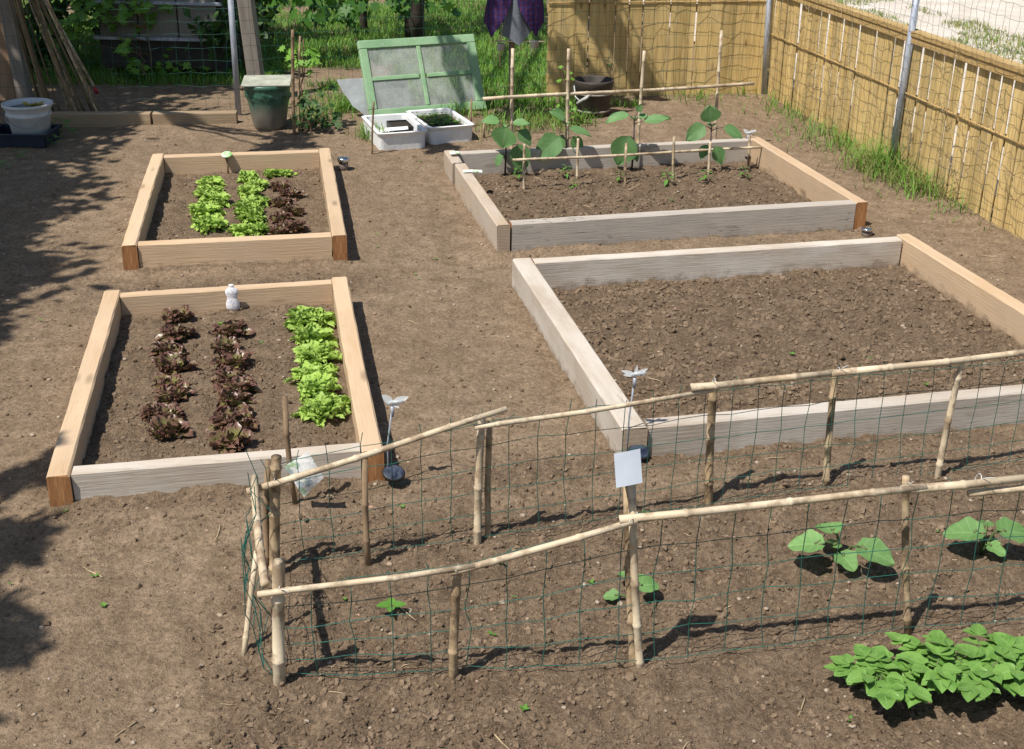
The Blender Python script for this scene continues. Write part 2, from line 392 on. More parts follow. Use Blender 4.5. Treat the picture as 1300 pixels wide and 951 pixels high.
M_MAPLE = leafmat('maple_leaf', (.075, .19, .025), (.04, .12, .016), None, .3, .5, 6)
M_CROWN = leafmat('crown_leaf', (.085, .19, .03), (.04, .11, .018), None, .3, .55, 3)
M_DARKLEAF = leafmat('hedge_leaf', (.05, .12, .02), (.025, .07, .012), None, .2, .55, 3)
M_GRASS = leafmat('grass_blade', (.19, .36, .05), (.09, .22, .025), None, .3, .55, 1.6, varobj=0)
M_DRYGRASS = leafmat('dry_grass_blade', (.36, .33, .13), (.20, .23, .07), None, .25, .7, 2.5, varobj=0)
M_WEED = leafmat('weed_leaf', (.14, .30, .05), (.09, .22, .03), None, .3, .5, 6, varobj=0)
M_BARK = plain('dark_tree_bark', (.05, .04, .03), .9, var=.4, scale=20, bump=.8)
M_TWIG = plain('vine_twig_bark', (.17, .115, .07), .85, var=.3, bump=.3)

# ------------------------------------------------------------------ ground
def make_ground():
    xs = np.concatenate([-np.geomspace(3.6, 80, 46)[::-1][:-1], np.arange(-3.6, 3.75, .0135), np.geomspace(3.75, 80, 46)[1:]])
    ys = [1.2]
    while ys[-1] < 12: ys.append(ys[-1]+max(.0105, .0030*ys[-1]))
    ys = np.concatenate([-np.geomspace(1, 41, 24)[::-1]+2.2, np.array(ys), np.geomspace(12, 170, 60)[1:]])
    X, Y = np.meshgrid(xs, ys); x = X.ravel(); y = Y.ravel()
    z = hground(x, y); nx, ny = len(xs), len(ys)
    i = np.arange(ny-1)[:, None]*nx+np.arange(nx-1)[None, :]
    f = np.stack([i, i+1, i+nx+1, i+nx], -1).reshape(-1, 4)
    o = npmesh('ground', np.stack([x, y, z], 1), f, M_SOIL, True, attrs={'tilled': tilled(x, y)})
    o['kind'] = 'structure'; return o
make_ground()

def ico():
    t = (1+5**.5)/2
    v = np.array([(-1, t, 0), (1, t, 0), (-1, -t, 0), (1, -t, 0), (0, -1, t), (0, 1, t), (0, -1, -t), (0, 1, -t), (t, 0, -1), (t, 0, 1), (-t, 0, -1), (-t, 0, 1)], float)
    v /= np.linalg.norm(v[0])
    f = np.array([(0, 11, 5), (0, 5, 1), (0, 1, 7), (0, 7, 10), (0, 10, 11), (1, 5, 9), (5, 11, 4), (11, 10, 2), (10, 7, 6), (7, 1, 8), (3, 9, 4), (3, 4, 2), (3, 2, 6), (3, 6, 8), (3, 8, 9), (4, 9, 5), (2, 4, 11), (6, 2, 10), (8, 6, 7), (9, 8, 1)])
    return v, f
ICO_V, ICO_F = ico()
def lumps(name, P, R, mat, flat=.65, irregular=.28, smooth=False):
    n = len(P); k = len(ICO_V)
    V = ICO_V[None]*(1+irregular*(rng.random((n, k, 1))*2-1))*np.stack([.8+.5*rng.random(n), .8+.5*rng.random(n), flat*(.7+.6*rng.random(n))], 1)[:, None, :]
    a = rng.random(n)*2*pi; c, s_ = np.cos(a), np.sin(a)
    X = V[..., 0]*c[:, None]-V[..., 1]*s_[:, None]; Y = V[..., 0]*s_[:, None]+V[..., 1]*c[:, None]
    V = np.stack([X, Y, V[..., 2]], -1)*R[:, None, None]+P[:, None, :]
    Fc = (ICO_F[None]+(np.arange(n)*k)[:, None, None]).reshape(-1, 3)
    return npmesh(name, V.reshape(-1, 3), Fc, mat, smooth)
def in_wood(x, y):      # inside the timber of a bed wall
    bad = np.zeros(len(x), bool)
    for i in range(4):
        u, v = bedlocal(i, x, y); d = np.minimum(BEDS[i][2]/2-np.abs(u), BEDS[i][3]/2-np.abs(v)); bad |= (d > -.01) & (d < .09)
    return bad
def scatter(n, keepfn):
    y = 1.9+8.2*rng.random(n)**1.4; x = (rng.random(n)*2-1)*(.9+y*.36)
    k = (rng.random(n) < keepfn(x, y)) & ~in_wood(x, y); return x[k], y[k]
x, y = scatter(150000, lambda x, y: .10+.9*tilled(x, y)*(.35+1.3*np.clip(vnoise(x*3, y*3, 2)+.45, 0, 1)))
bd = np.maximum(bedmask(2, x, y), bedmask(3, x, y)); r = .0022+(.0095+.004*bd)*rng.random(len(x))**(4.6-1.6*bd); o = lumps('soil_clods', np.stack([x, y, hground(x, y)+r*.05], 1), r, M_CLOD, .85, .45); o['kind'] = 'stuff'
x, y = scatter(6500, lambda x, y: .3+.35*tilled(x, y))
r = .002+.0095*rng.random(len(x))**4.5; o = lumps('pebbles', np.stack([x, y, hground(x, y)+r*.2], 1), r, M_PEB, .6, .2, True); o['kind'] = 'stuff'
def straws():
    mb = MB(); x, y = scatter(420, lambda x, y: .45+0*x)
    for a, b in zip(x, y):
        L = .02+.09*random.random()**2; th = random.random()*pi*2; bend = random.uniform(-.4, .4); p = []
        for k in range(4):
            q = k/3-.5; xx = a+L*q*cos(th)-bend*L*q*q*sin(th); yy = b+L*q*sin(th)+bend*L*q*q*cos(th); p.append((xx, yy, H(xx, yy)+.004))
        mb.tube(p, [.0016, .0014, .0012, .0008] if L < .07 else [.0028, .0025, .002, .0015], 4)
    o = mb.build('straw_litter', M_STRAW); o['kind'] = 'stuff'
straws()

# gravel road beyond the right fence, with a strip of thin grass
FA, FB = V3(2.25, 10.90, 0), V3(3.10, 6.42, 0)           # right fence line, corner to the near end
FBX = FA+(FB-FA)*1.25
M_GRAVEL = (lambda t: (t.col(t.mix(.5, t.ramp(t.noise(t.co(), 2.5, 5), [(.3, (.52, .46, .39)), (.7, (.66, .60, .53))]), t.ramp(t.noise(t.co(), 60, 4, .7), [(.3, .2), (.7, .8)]), 'OVERLAY')), t.set(.95, spec=.1), t.bump(t.noise(t.co(), 70, 4), .8, .02), t.m)[-1])(NT('pale_gravel'))
def gravel():
    d = nrm(FB-FA); n = V3(-d[1], d[0], 0); n = n if n[0] > 0 else -n
    nx, ny = 90, 70; U = np.linspace(-26, 9, nx); W = np.concatenate([np.linspace(.18, 5, 45), np.linspace(5.4, 40, 25)])
    P = np.array([[FA+d*u+n*w for u in U] for w in W]).reshape(-1, 3)
    P[:, 2] = .03+np.maximum(0, .03*vnoise(P[:, 0]*.9, P[:, 1]*.9, 1))+.012*vnoise(P[:, 0]*7, P[:, 1]*7, 2)
    i = np.arange(ny-1)[:, None]*nx+np.arange(nx-1)[None, :]
    o = npmesh('gravel_road', P, np.stack([i, i+nx, i+nx+1, i+1], -1).reshape(-1, 4), M_GRAVEL, True); o['kind'] = 'structure'
gravel()

def blades(name, P, L, W, mat, lean=.6):
    """many single curved grass blades in one mesh"""
    n = len(P); a = rng.random(n)*2*pi; D = np.stack([np.cos(a), np.sin(a), np.zeros(n)], 1); S = np.stack([-np.sin(a), np.cos(a), np.zeros(n)], 1)
    ln = lean*(.25+rng.random(n)); z = np.array([0, 0, 1.])
    rows = []
    for t, w in ((0, 1.), (.45, .85), (.8, .5), (1., .06)):
        c = P+z*(L*t*(1-.35*ln*t))[:, None]+D*(L*ln*t*t)[:, None]
        rows += [c-S*(W*w/2)[:, None], c+S*(W*w/2)[:, None]]
    V = np.stack(rows, 1).reshape(-1, 3); b = np.arange(n)[:, None]*8
    Fq = np.concatenate([b+np.array([[2*k, 2*k+1, 2*k+3, 2*k+2]]) for k in range(3)], 0)
    o = npmesh(name, V, Fq, mat, True); o['kind'] = 'stuff'; return o
def meadow():
    n = 120000; x = -4.6+5.6*rng.random(n); y = 9.75+9*rng.random(n)**1.15
    x = -1+(x+1)*(1+.10*(y-10))
    d = vnoise(x*1.1, y*1.1, 3)+.5*vnoise(x*3, y*3, 1)
    front = 9.95+.25*vnoise(x*2, y*0, 2)+ .25*sstep(-1.2, -2.6, x)+np.where(x > -1.2, .3, 0)
    k = (d > -.34) & (y > front) & ~((x < -1.75) & (y < 11.0)) & ~((x > .1+.018*y) & (y > 10.4))
    x, y = x[k], y[k]; L = (.04+.075*rng.random(len(x)))*(1+.8*np.clip(vnoise(x*2, y*2, 0)+.1, 0, 1)); W = .004+.007*rng.random(len(x))
    blades('grass', np.stack([x, y, hground(x, y)], 1), L, W, M_GRASS, .8)
meadow()
def fence_weeds():
    d = nrm(FB-FA); n = V3(-d[1], d[0], 0); n = n if n[0] < 0 else -n
    P = []; Q = []
    for s0, cnt, spread, hh in ((2.45, 420, .2, .30), (1.75, 240, .4, .15), (3.05, 260, .25, .24), (2.1, 120, .25, .17), (.8, 140, .5, .07), (3.5, 70, .3, .11), (2.75, 150, .12, .26)):
        for _ in range(cnt):
            s_ = random.gauss(s0, spread*.6); w = abs(random.gauss(.0, .16))+.02; p = FA+d*s_+n*w
            P.append((p[0], p[1], H(p[0], p[1]))); Q.append(hh*(.4+.8*random.random())*(1-.5*min(1, w/.4)))
    P = np.array(P); Q = np.array(Q); k = rng.random(len(P)) < .5
    blades('grass_at_fence', P[k], Q[k], .0035+.005*rng.random(k.sum()), M_GRASS, 1.0); k = ~k
    blades('dry_grass_at_fence', P[k], Q[k]*.9, .003+.003*rng.random(k.sum()), M_DRYGRASS, 1.3)
    # thin grass strip across the gravel beyond
    m = 16000; u = -16+19*rng.random(m); w = 2.75+1.15*rng.random(m)+.5*vnoise(u*1.2, u*0+3, 1)+.25*vnoise(u*5, u*0+7, 2)
    P = FA[None]+d[None]*u[:, None]-n[None]*w[:, None]; kk = vnoise(P[:, 0]*2.3, P[:, 1]*2.3, 0) > -.16; P = P[kk]; P[:, 2] = .03; blades('green_roadside_grass', P[::3], .03+.06*rng.random(len(P[::3])), .005+.006*rng.random(len(P[::3])), M_GRASS, 1.0)
    blades('roadside_grass', P, .03+.06*rng.random(len(P)), .005+.007*rng.random(len(P)), M_DRYGRASS, 1.0)
    # weeds by the tub and behind the aubergine bed
    P = []; 
    for (px, py, c, sp) in ((590, 150, 120, .08), (640, 165, 200, .14), (690, 160, 220, .14), (725, 158, 220, .10), (665, 148, 200, .2), (880, 128, 110, .14), (1000, 140, 170, .2), (940, 118, 80, .12), (1040, 175, 160, .2), (470, 175, 120, .07), (400, 150, 260, .13), (425, 130, 260, .15)):
        g = at(px, py)
        for _ in range(c): P.append((g[0]+random.gauss(0, sp), g[1]+random.gauss(0, sp*1.2), 0))
    P = np.array(P); P[:, 2] = hground(P[:, 0], P[:, 1]); k = rng.random(len(P)) < .72
    blades('weedy_grass', P[k], .05+.13*rng.random(k.sum()), .004+.005*rng.random(k.sum()), M_GRASS, 1.0); k = ~k
    blades('dry_weedy_grass', P[k], .04+.11*rng.random(k.sum()), .003+.004*rng.random(k.sum()), M_DRYGRASS, 1.4)
fence_weeds()
def weed_seedlings():
    mb = MB(); x, y = scatter(260, lambda x, y: .35*(1-.6*bedmask(3, x, y))+0*x)
    for a, b in zip(x, y):
        z = H(a, b); n = random.randint(2, 4); s_ = .006+.011*random.random(); t0 = random.random()*6
        for k in range(n):
            t = t0+k*2*pi/n; mb.leaf((a, b, z+.004), (a+s_*cos(t), b+s_*sin(t), z+.008+s_*.3), (0, 0, 1), s_*.8, nu=2, nv=3)
    # larger weeds at the left edge in the shade
    for px, py, s_ in ((75, 165, .05), (82, 172, .06), (70, 175, .045), (28, 203, .03), (68, 188, .03), (8, 217, .03), (60, 183, .05)):
        g = gp(px, py)
        for k in range(14):
            t = random.random()*6.3; r_ = random.random()*s_*1.3; p = V3(g[0]+r_*cos(t), g[1]+r_*sin(t), g[2]+.02+.06*random.random())
            mb.leaf(p, p+V3(cos(t)*s_, sin(t)*s_, .01), (0, 0, 1), s_*.7, nu=2, nv=3)
    o = mb.build('weed_seedlings', M_WEED); o['kind'] = 'stuff'
weed_seedlings()

# ------------------------------------------------------------------ raised beds
def warp_board(mb_L, L, T, Hh, seed, taper=0., wave=.0):
    """one beam: local x along the length, y across, z up; end faces use material 1; worn arrises and a slight warp"""
    mb = MB(); rr = random.Random(seed); nx = max(6, int(L/.09)); b = .007
    prof = [(-T/2+b, -Hh/2), (T/2-b, -Hh/2), (T/2, -Hh/2+b), (T/2, 0), (T/2, Hh/2-b), (T/2-b, Hh/2), (-T/2+b, Hh/2), (-T/2, Hh/2-b), (-T/2, 0), (-T/2, -Hh/2+b)]
    k = len(prof); vs = []
    a1, a2, p1 = rr.uniform(-.004, .004), rr.uniform(-.003, .003), rr.random()*6
    for i in range(nx+1):
        x = -L/2+L*i/nx; e = 0
        for (yy, zz) in prof:
            jit = rr.uniform(-.0012, .0012)
            vs.append((x+(rr.uniform(-.002, .002) if i in (0, nx) else 0), yy+a1*sin(x*2+p1)+jit, zz+a2*sin(x*1.7+p1)+rr.uniform(-.0012, .0012)))
    fs = []
    for i in range(nx):
        for j in range(k): a = i*k+j; c = i*k+(j+1) % k; fs.append((a, a+k, c+k, c))
    mb.add(vs, fs, 0, smooth=False); o = len(mb.v)
    mb.f += [tuple(range(k)), tuple(reversed(range(nx*k, nx*k+k)))]; mb.m += [1, 1]; mb.sm += [False, False]
    return mb
def make_bed(i, label, specs):
    cx, cy, w, l, a, top = BEDS[i]
    t = thing('raised_bed', label, 'raised bed', (cx, cy, 0), 'timber raised beds'); t.rotation_euler = (0, 0, rad(a))
    for k, s in enumerate(specs):
        name, u, v, L, T, Hh, ang, m1, m2 = s[:9]; dz = s[9] if len(s) > 9 else 0
        pit = s[10] if len(s) > 10 else 0
        o = warp_board(None, L, T, Hh, 100*i+k).build(name, [m1, m2], t, loc=(u, v, top-Hh/2+dz)); o.rotation_euler = (0, pit, rad(ang))
        if len(s) > 11: o['label'] = s[11]
    return t
HB = .26
w, l = BEDS[0][2:4]; T = .078
make_bed(0, 'pale timber raised bed holding two rows of dark red lettuce and one green row', [
    ('side_board', -w/2+T/2, 0, l, T, HB, 90, M_NEWWOOD, M_END), ('side_board', w/2-T/2, 0, l, T, HB, 90, M_NEWWOOD, M_END),
    ('end_board', 0, l/2-T/2-.005, w-2*T-.008, T*.7, HB, 0, M_NEWWOOD, M_END, -.006),
    ('end_board', 0, -l/2+T/2+.006, w-2*T-.008, T*.75, HB, 0, M_PALEWOOD, M_ENDGREY, .0, 0, 'whitened weathered front board')])
w, l = BEDS[1][2:4]
make_bed(1, 'pale timber raised bed with pale green and red lettuce in front of the low beam', [
    ('side_board', -w/2+T/2, 0, l, T, HB, 90, M_NEWWOOD, M_END), ('side_board', w/2-T/2, 0, l, T, HB, 90, M_NEWWOOD, M_END),
    ('end_board', 0, l/2-T/2-.006, w-2*T-.008, T*.8, HB, 0, M_NEWWOOD, M_END, -.004),
    ('end_board', 0, -l/2+T/2+.008, w-2*T-.012, T*.85, HB, 0, M_NEWWOOD, M_END, -.002)])
w, l = BEDS[2][2:4]; T3 = .075
make_bed(2, 'grey timber raised bed growing aubergines along bamboo cane supports', [
    ('side_board', -w/2+T3/2, -.17, l-.34, T3, .30, 90, M_TANGREY, M_ENDGREY), ('side_board', -w/2+.03, l/2-.10, .34, T3, .28, 90, M_TANGREY, M_ENDGREY, -.012),
    ('side_board', w/2-T3/2, .01, l, T3, .30, 90, M_NEWWOOD, M_END, .004),
    ('end_board', .0, l/2-.03, w-2*T3+.02, .065, .28, 0, M_GREYWOOD, M_ENDGREY, -.005),
    ('end_board', .004, -l/2+.045, w-2*T3-.02, .075, .30, 0, M_GREYWOOD, M_END, .002, 0, 'cracked silver grey front board')])
w, l = BEDS[3][2:4]
make_bed(3, 'grey timber raised bed of bare raked soil without plants', [
    ('side_board', -w/2+.05, 0, l, .10, HB, 90, M_PALEWOOD, M_ENDGREY), ('side_board', w/2-.04, 0, l, .08, HB, 90, M_NEWWOOD, M_END, .004),
    ('end_board', .005, l/2-.045, w-.19, .07, HB, 0, M_PALEWOOD, M_END, -.003), ('end_board', .01, -l/2+.05, w-.2, .075, HB, 0, M_PALEWOOD, M_ENDGREY, -.006)])

# ------------------------------------------------------------------ lettuces
def lettuce_mesh(kind, seed):
    """loose leaved young plant: many short frilled leaves from a spread out heart"""
    random.seed(seed); mb = MB(); g_ = kind == 'green'; n = 76 if g_ else 60
    for k in range(n):
        f = k/n; th = k*2.399+random.uniform(-.6, .6); tilt = min(1.3, .1+.95*f+random.uniform(-.2, .3))
        L = (.047 if g_ else .046)*(.8+.3*f)*random.uniform(.6, 1.25); q = .036*random.random()**.7
        d = V3(cos(th)*sin(tilt), sin(th)*sin(tilt), cos(tilt)); A = V3(cos(th)*q, sin(th)*q, .002+.012*(1-f))
        nn = V3(-cos(th)*cos(tilt), -sin(th)*cos(tilt), sin(tilt))+V3(random.gauss(0, .4), random.gauss(0, .4), random.gauss(0, .2))
        mb.leaf(A, A+d*L, nn, L*random.uniform(.6, 1.05), 'spoon', 6, 6, random.uniform(0, .6), .2, .20 if g_ else .17, ph=random.random()*6)
    return mb
GREEN = [lettuce_mesh('green', s) for s in (1, 2, 3, 11, 12)]; RED = [lettuce_mesh('red', s) for s in (4, 5, 6, 14, 15)]
random.seed(21)
gproto = [m.build('green_lettuce', M_LET) for m in GREEN]; rproto = [m.build('red_lettuce', M_REDLET) for m in RED]
used = set()
ORD = ['frontmost', 'second', 'third', 'fourth', 'fifth', 'sixth', 'seventh', 'eighth', 'ninth', 'tenth']
def lettuce(px, py, s, kind, label, group):
    protos = gproto if kind == 'green' else rproto; pr = random.choice(protos)
    if pr.name in used: o = pr.copy(); COL.objects.link(o)
    else: o = pr; used.add(pr.name)
    g = gp(px, py); o.location = (g[0], g[1], g[2]-.006); px += random.uniform(-4, 4); py += random.uniform(-3, 3); s *= 1.14 if kind == 'red' else 1.2; o.scale = (s*random.uniform(.85, 1.15), s*random.uniform(.85, 1.15), s*random.uniform(.85, 1.15)); o.rotation_euler = (random.uniform(-.1, .1), random.uniform(-.1, .1), random.random()*6.28)
    tag(o, label, 'lettuce', group)
def row(pts, kind, where, group, adj):
    pts = sorted(pts, key=lambda p: -p[1]); n = len(pts)
    for k, (px, py, s) in enumerate(pts):
        if k == 0: q = 'frontmost '+adj+' lettuce '+where
        elif k == n-1: q = 'backmost '+adj+' lettuce '+where
        else: q = adj+' lettuce, '+ORD[k]+' from the front '+where
        lettuce(px, py, s, kind, q, group)
row([(226, 408, 1.0), (223, 429, .95), (215, 449, .9), (219, 470, 1.1), (214, 493, .9), (222, 506, 1.05), (209, 531, 1.0), (214, 553, 1.05), (196, 527, .7)], 'red', 'in left row of front left bed', 'dark red lettuces in front left bed', 'dark red')
row([(293, 424, 1.05), (287, 444, 1.0), (298, 464, 1.0), (293, 486, 1.05), (306, 497, .85), (296, 514, 1.0), (291, 539, 1.1), (306, 545, .9), (294, 566, 1.05)], 'red', 'in middle row of front left bed', 'dark red lettuces in front left bed', 'bronze red')
row([(388, 413, 1.15), (402, 410, 1.0), (396, 437, 1.15), (404, 457, 1.1), (400, 482, 1.2), (405, 501, 1.15), (414, 525, 1.15), (398, 527, .8)], 'green', 'in right row of front left bed', 'green lettuces in front left bed', 'frilly pale green')
row([(267, 237, 1.05), (262, 250, 1.0), (273, 259, 1.05), (260, 272, 1.1), (266, 290, 1.2), (274, 246, .8)], 'green', 'in left row of bed by the beam', 'green lettuces in back left bed', 'frilly pale green')
row([(316, 231, 1.0), (325, 239, .95), (318, 249, 1.05), (322, 262, 1.05), (315, 272, 1.1), (321, 284, 1.15), (313, 298, 1.1), (329, 296, .95)], 'green', 'in middle row of bed by the beam', 'green lettuces in back left bed', 'crowded pale green')
row([(356, 240, .85), (369, 250, .85), (358, 262, .95), (372, 272, .95), (359, 281, .95), (373, 292, .95), (354, 298, .95)], 'red', 'in right row of bed by the beam', 'dark red lettuces in back left bed', 'dark red')
row([(346, 224, .85), (362, 223, .8)], 'green', 'behind the red row of bed by the beam', 'green lettuces in back left bed', 'small green')

# ------------------------------------------------------------------ canes
def cane_pts(A, B, bend=.01, n=9):
    A = np.array(A, float); B = np.array(B, float); d = B-A; s_ = np.cross(d, V3(.3, .5, .8)); s_ /= max(np.linalg.norm(s_), 1e-9); ph = random.random()*3
    return [A+d*(k/n)+s_*bend*sin(pi*k/n+ph*.0)*1.0+V3(0, 0, bend*.4*sin(6.3*k/n+ph)) for k in range(n+1)]
def add_cane(mb, A, B, r, bend=.008, node=.16, n=8, hollow=False, r2=None):
    A = np.array(A, float); B = np.array(B, float); L = np.linalg.norm(B-A); r2 = r if r2 is None else r2
    base = cane_pts(A, B, bend, 12)
    def P(t):
        t = min(max(t, 0), 1)*12; i = min(int(t), 11); return base[i]+(base[i+1]-base[i])*(t-i)
    ts = [0.]; rs = [r]; q = node*random.uniform(.3, .9)
    while q < L-.02:
        t = q/L; rr = r+(r2-r)*t
        for dt, k in ((-.010, 1.), (-.004, 1.16), (.003, 1.2), (.008, .97)): ts.append(t+dt/L); rs.append(rr*k)
        q += node*random.uniform(.75, 1.25)
    ts.append(1.); rs.append(r2)
    oo = sorted(zip(ts, rs)); mb.tube([P(t) for t, _ in oo], [x for _, x in oo], n, cap=not hollow)
    if hollow:
        d = nrm(P(1)-P(.97)); 
        mb.tube([P(0), P(0)+d*.001], [r, .0001], n, cap=False)
        mb.tube([P(1), P(1)+d*.0008, P(1)-d*.02], [r2, r2*.68, r2*.6], n, cap=True)
def cane_part(name, A, B, r, parent, mat=M_BAMBOO, **k):
    A = np.array(A, float); mb = MB(); o0 = np.array(parent.location) if parent else V3(0, 0, 0)
    add_cane(mb, A-o0, np.array(B, float)-o0, r, **k); return mb.build(name, mat, parent)

def cable_tie(P, r, parent, d=None):
    mb = MB(); o0 = np.array(parent.location); c = np.array(P)-o0; d = nrm(d if d is not None else V3(random.uniform(-.6, .6), -.5, random.uniform(.2, 1)))
    r = r*.8; ring = [c+V3(cos(q)*r*.3, sin(q)*r-.012, cos(q)*r) for q in np.linspace(0, 2*pi, 13)]
    mb.tube(ring, .0013, 4); L = .07*random.uniform(.7, 1.2)
    mb.tube([c-V3(0, r, 0), c-V3(0, r, 0)+d*L*.5, c-V3(0, r, 0)+d*L+V3(.004, 0, -.006)], [.0019, .0017, .001], 4)
    return mb.build('cable_tie', M_ZIP, parent)

def wire_mesh(name, line, z0f, z1f, du, rows, rad_, mat, parent, jit=.006, seed=0, tails=0., n=4):
    """wire netting along a polyline: uprights every du, rows cross wires; edges at heights z0f(s), z1f(s)"""
    rr = random.Random(seed); mb = MB(); o0 = np.array(parent.location) if parent else V3(0, 0, 0)
    line = [np.array(p, float) for p in line]; seg = [np.linalg.norm((b-a)[:2]) for a, b in zip(line, line[1:])]; Ltot = sum(seg)
    def P(s_):
        for a, b, L in zip(line, line[1:], seg):
            if s_ <= L or b is line[-1]: q = a+(b-a)*(s_/L); nn = V3(-(b-a)[1], (b-a)[0], 0)/L; return q, nn
            s_ -= L
    nu = int(Ltot/du); off = {}
    def pt(i, v):
        s_ = min(Ltot, i*du); q, nn = P(s_); z0, z1 = z0f(s_), z1f(s_)
        k = (i, round(v*rows)); 
        if k not in off: off[k] = (rr.gauss(0, jit), rr.gauss(0, jit*1.4), rr.gauss(0, jit*.9))
        a = off[k]; d = V3(nn[1], -nn[0], 0)
        return V3(q[0], q[1], z0+(z1-z0)*v)+d*a[0]+nn*(a[1]+jit*1.8*sin(s_*3.1+v*4+seed))+V3(0, 0, a[2])-o0
    for i in range(nu+1):
        pts = [pt(i, k/rows) for k in range(rows+1)]
        if tails: pts.append(pts[-1]+V3(rr.gauss(0, .008), rr.gauss(0, .008), tails*rr.random()))
        mb.tube(pts, rad_, n, cap=False)
    for k in range(rows+1): mb.tube([pt(i, k/rows) for i in range(nu+1)], rad_, n, cap=False)
    return mb.build(name, mat, parent)

# -- bamboo and netting fence in the middle ground
PA0, PA1 = at(348, 725), at(1190, 607)
PAm = at(612, 690)
def fA(px, py):
    return onplane(px, py, PA0, PAm) if px < 612 else onplane(px, py, PAm, PA1)
tA = thing('bamboo_fence', 'bamboo and green netting fence crossing in front of both front beds', 'fence', (PAm[0], PAm[1], 0), 'bamboo netting fences')
def sub(p, d=.06): return V3(p[0], p[1], p[2]-d)
for (bx, by, tx, ty, r, m) in ((348, 728, 351, 580, .018, M_BAMBOOD), (338, 722, 340, 585, .010, M_STICK), (468, 716, 463, 582, .0105, M_STICK), (606, 690, 612, 527, .0135, M_BAMBOO), (620, 682, 622, 532, .011, M_BAMBOOD), (901, 640, 907, 476, .0155, M_BAMBOOD), (1050, 614, 1062, 464, .0135, M_BAMBOOD), (1190, 607, 1221, 461, .0125, M_BAMBOO)):
    g = gp(bx, by); top = aty(tx, ty, g[1]+.012); cane_part('post', sub(g), top, r, tA, m, bend=.006, node=.17, hollow=r > .012, r2=r*.93)
for (ax, ay, bx, by, r) in ((313, 621, 641, 516, .0115), (600, 540, 902, 493, .0095), (874, 489, 1062, 470, .0135), (1050, 472, 1345, 439, .0135)):
    a, b = fA(ax, ay), fA(bx, by); nA = nrm(V3((PA1-PA0)[1], -(PA1-PA0)[0], 0))*.022; cane_part('rail', a+nA, b+nA, r, tA, bend=.008, node=.26, r2=r*.85)
for px, py in ((350, 605), (612, 533), (905, 484), (1062, 470)):
    cable_tie(fA(px, py), .02, tA)
PA2 = PA1+(PA1-PAm)*.45
lenA0 = np.linalg.norm((PAm-PA0)[:2])
def topA(s_):
    P0 = [(0, .40), (lenA0, .47), (lenA0+.85, .49), (lenA0+2.2, .46), (9, .46)]
    return np.interp(s_, [p[0] for p in P0], [p[1] for p in P0])-.012
wire_mesh('wire_netting', [PA0, PAm, PA2], lambda s_: .03, topA,   .099, 5, .0013, M_WIREG, tA, .003, 3, .05)

# -- bamboo and netting fence nearest the viewer
B_px = [(354, 868), (575, 858), (811, 843), (1157, 806)]
PB = [at(*p) for p in B_px]; PBx = PB[3]+(PB[3]-PB[2])*.5
tB = thing('bamboo_fence', 'nearest bamboo and green netting fence with a grey card on one post', 'fence', (PB[1][0], PB[1][1], 0), 'bamboo netting fences')
def fB(px, py):
    i = 0 if px < 575 else 1 if px < 811 else 2; return onplane(px, py, PB[i], PB[i+1])
for (bx, by, tx, ty, r, m) in ((354, 868, 354, 713, .0185, M_BAMBOO), (575, 858, 581, 722, .0135, M_BAMBOOD), (806, 842, 796, 612, .0115, M_BAMBOOD), (815, 845, 802, 614, .012, M_BAMBOO), (1157, 806, 1150, 605, .0115, M_BAMBOOD)):
    g = gp(bx, by); top = aty(tx, ty, g[1]+.01); cane_part('post', sub(g), top, r, tB, m, bend=.005, node=.17, hollow=r > .013, r2=r*.95)
nB = nrm(V3((PB[3]-PB[0])[1], -(PB[3]-PB[0])[0], 0))*.024
for (ax, ay, bx, by, r) in ((328, 749, 602, 712, .0095), (570, 722, 806, 655, .0105), (784, 654, 1170, 613, .012), (1140, 617, 1345, 596, .013), (1224, 622, 1345, 606, .011)):
    a, b = fB(ax, ay), fB(bx, by); cane_part('rail', a+nB, b+nB*1.15, r, tB, bend=.006, node=.26, r2=r*.9)
# end rail joining the two fences, and a loose prop
e0, e1 = fA(327, 607)+V3(-.01, 0, 0), fB(337, 748)+V3(-.0, -.0, .012)
cane_part('end_rail', e0, e1, .0125, tB, M_BAMBOO, bend=.006, node=.16)
g = gp(308, 833); cane_part('prop', sub(g, .02), aty(326, 700, g[1]+.12), .0085, tB, M_BAMBOO, bend=.003)
for px, py in ((355, 745), (580, 722), (806, 655), (1150, 617), (1240, 606)): cable_tie(fB(px, py), .021, tB)
def lenl(*ps): return sum(np.linalg.norm((b-a)[:2]) for a, b in zip(ps, ps[1:]))
lB = [0, lenl(*PB[:2]), lenl(*PB[:3]), lenl(*PB), 9]
def topB(s_): return float(np.interp(s_, lB, [fB(354, 746)[2], fB(578, 716)[2], fB(808, 656)[2], fB(1150, 615)[2], fB(1150, 615)[2]]))-.012
wire_mesh('wire_netting', [PB[0], PB[1], PB[2], PB[3], PBx], lambda s_: .02, topB, .108, 5, .0014, M_WIREG, tB, .0035, 8, .02)
wire_mesh('end_netting', [PB[0]+V3(-.05, 0, 0), PA0+V3(-.04, .0, 0)], lambda s_: .02, lambda s_: .40, .1, 5, .0014, M_WIREG, tB, .012, 5, .1)

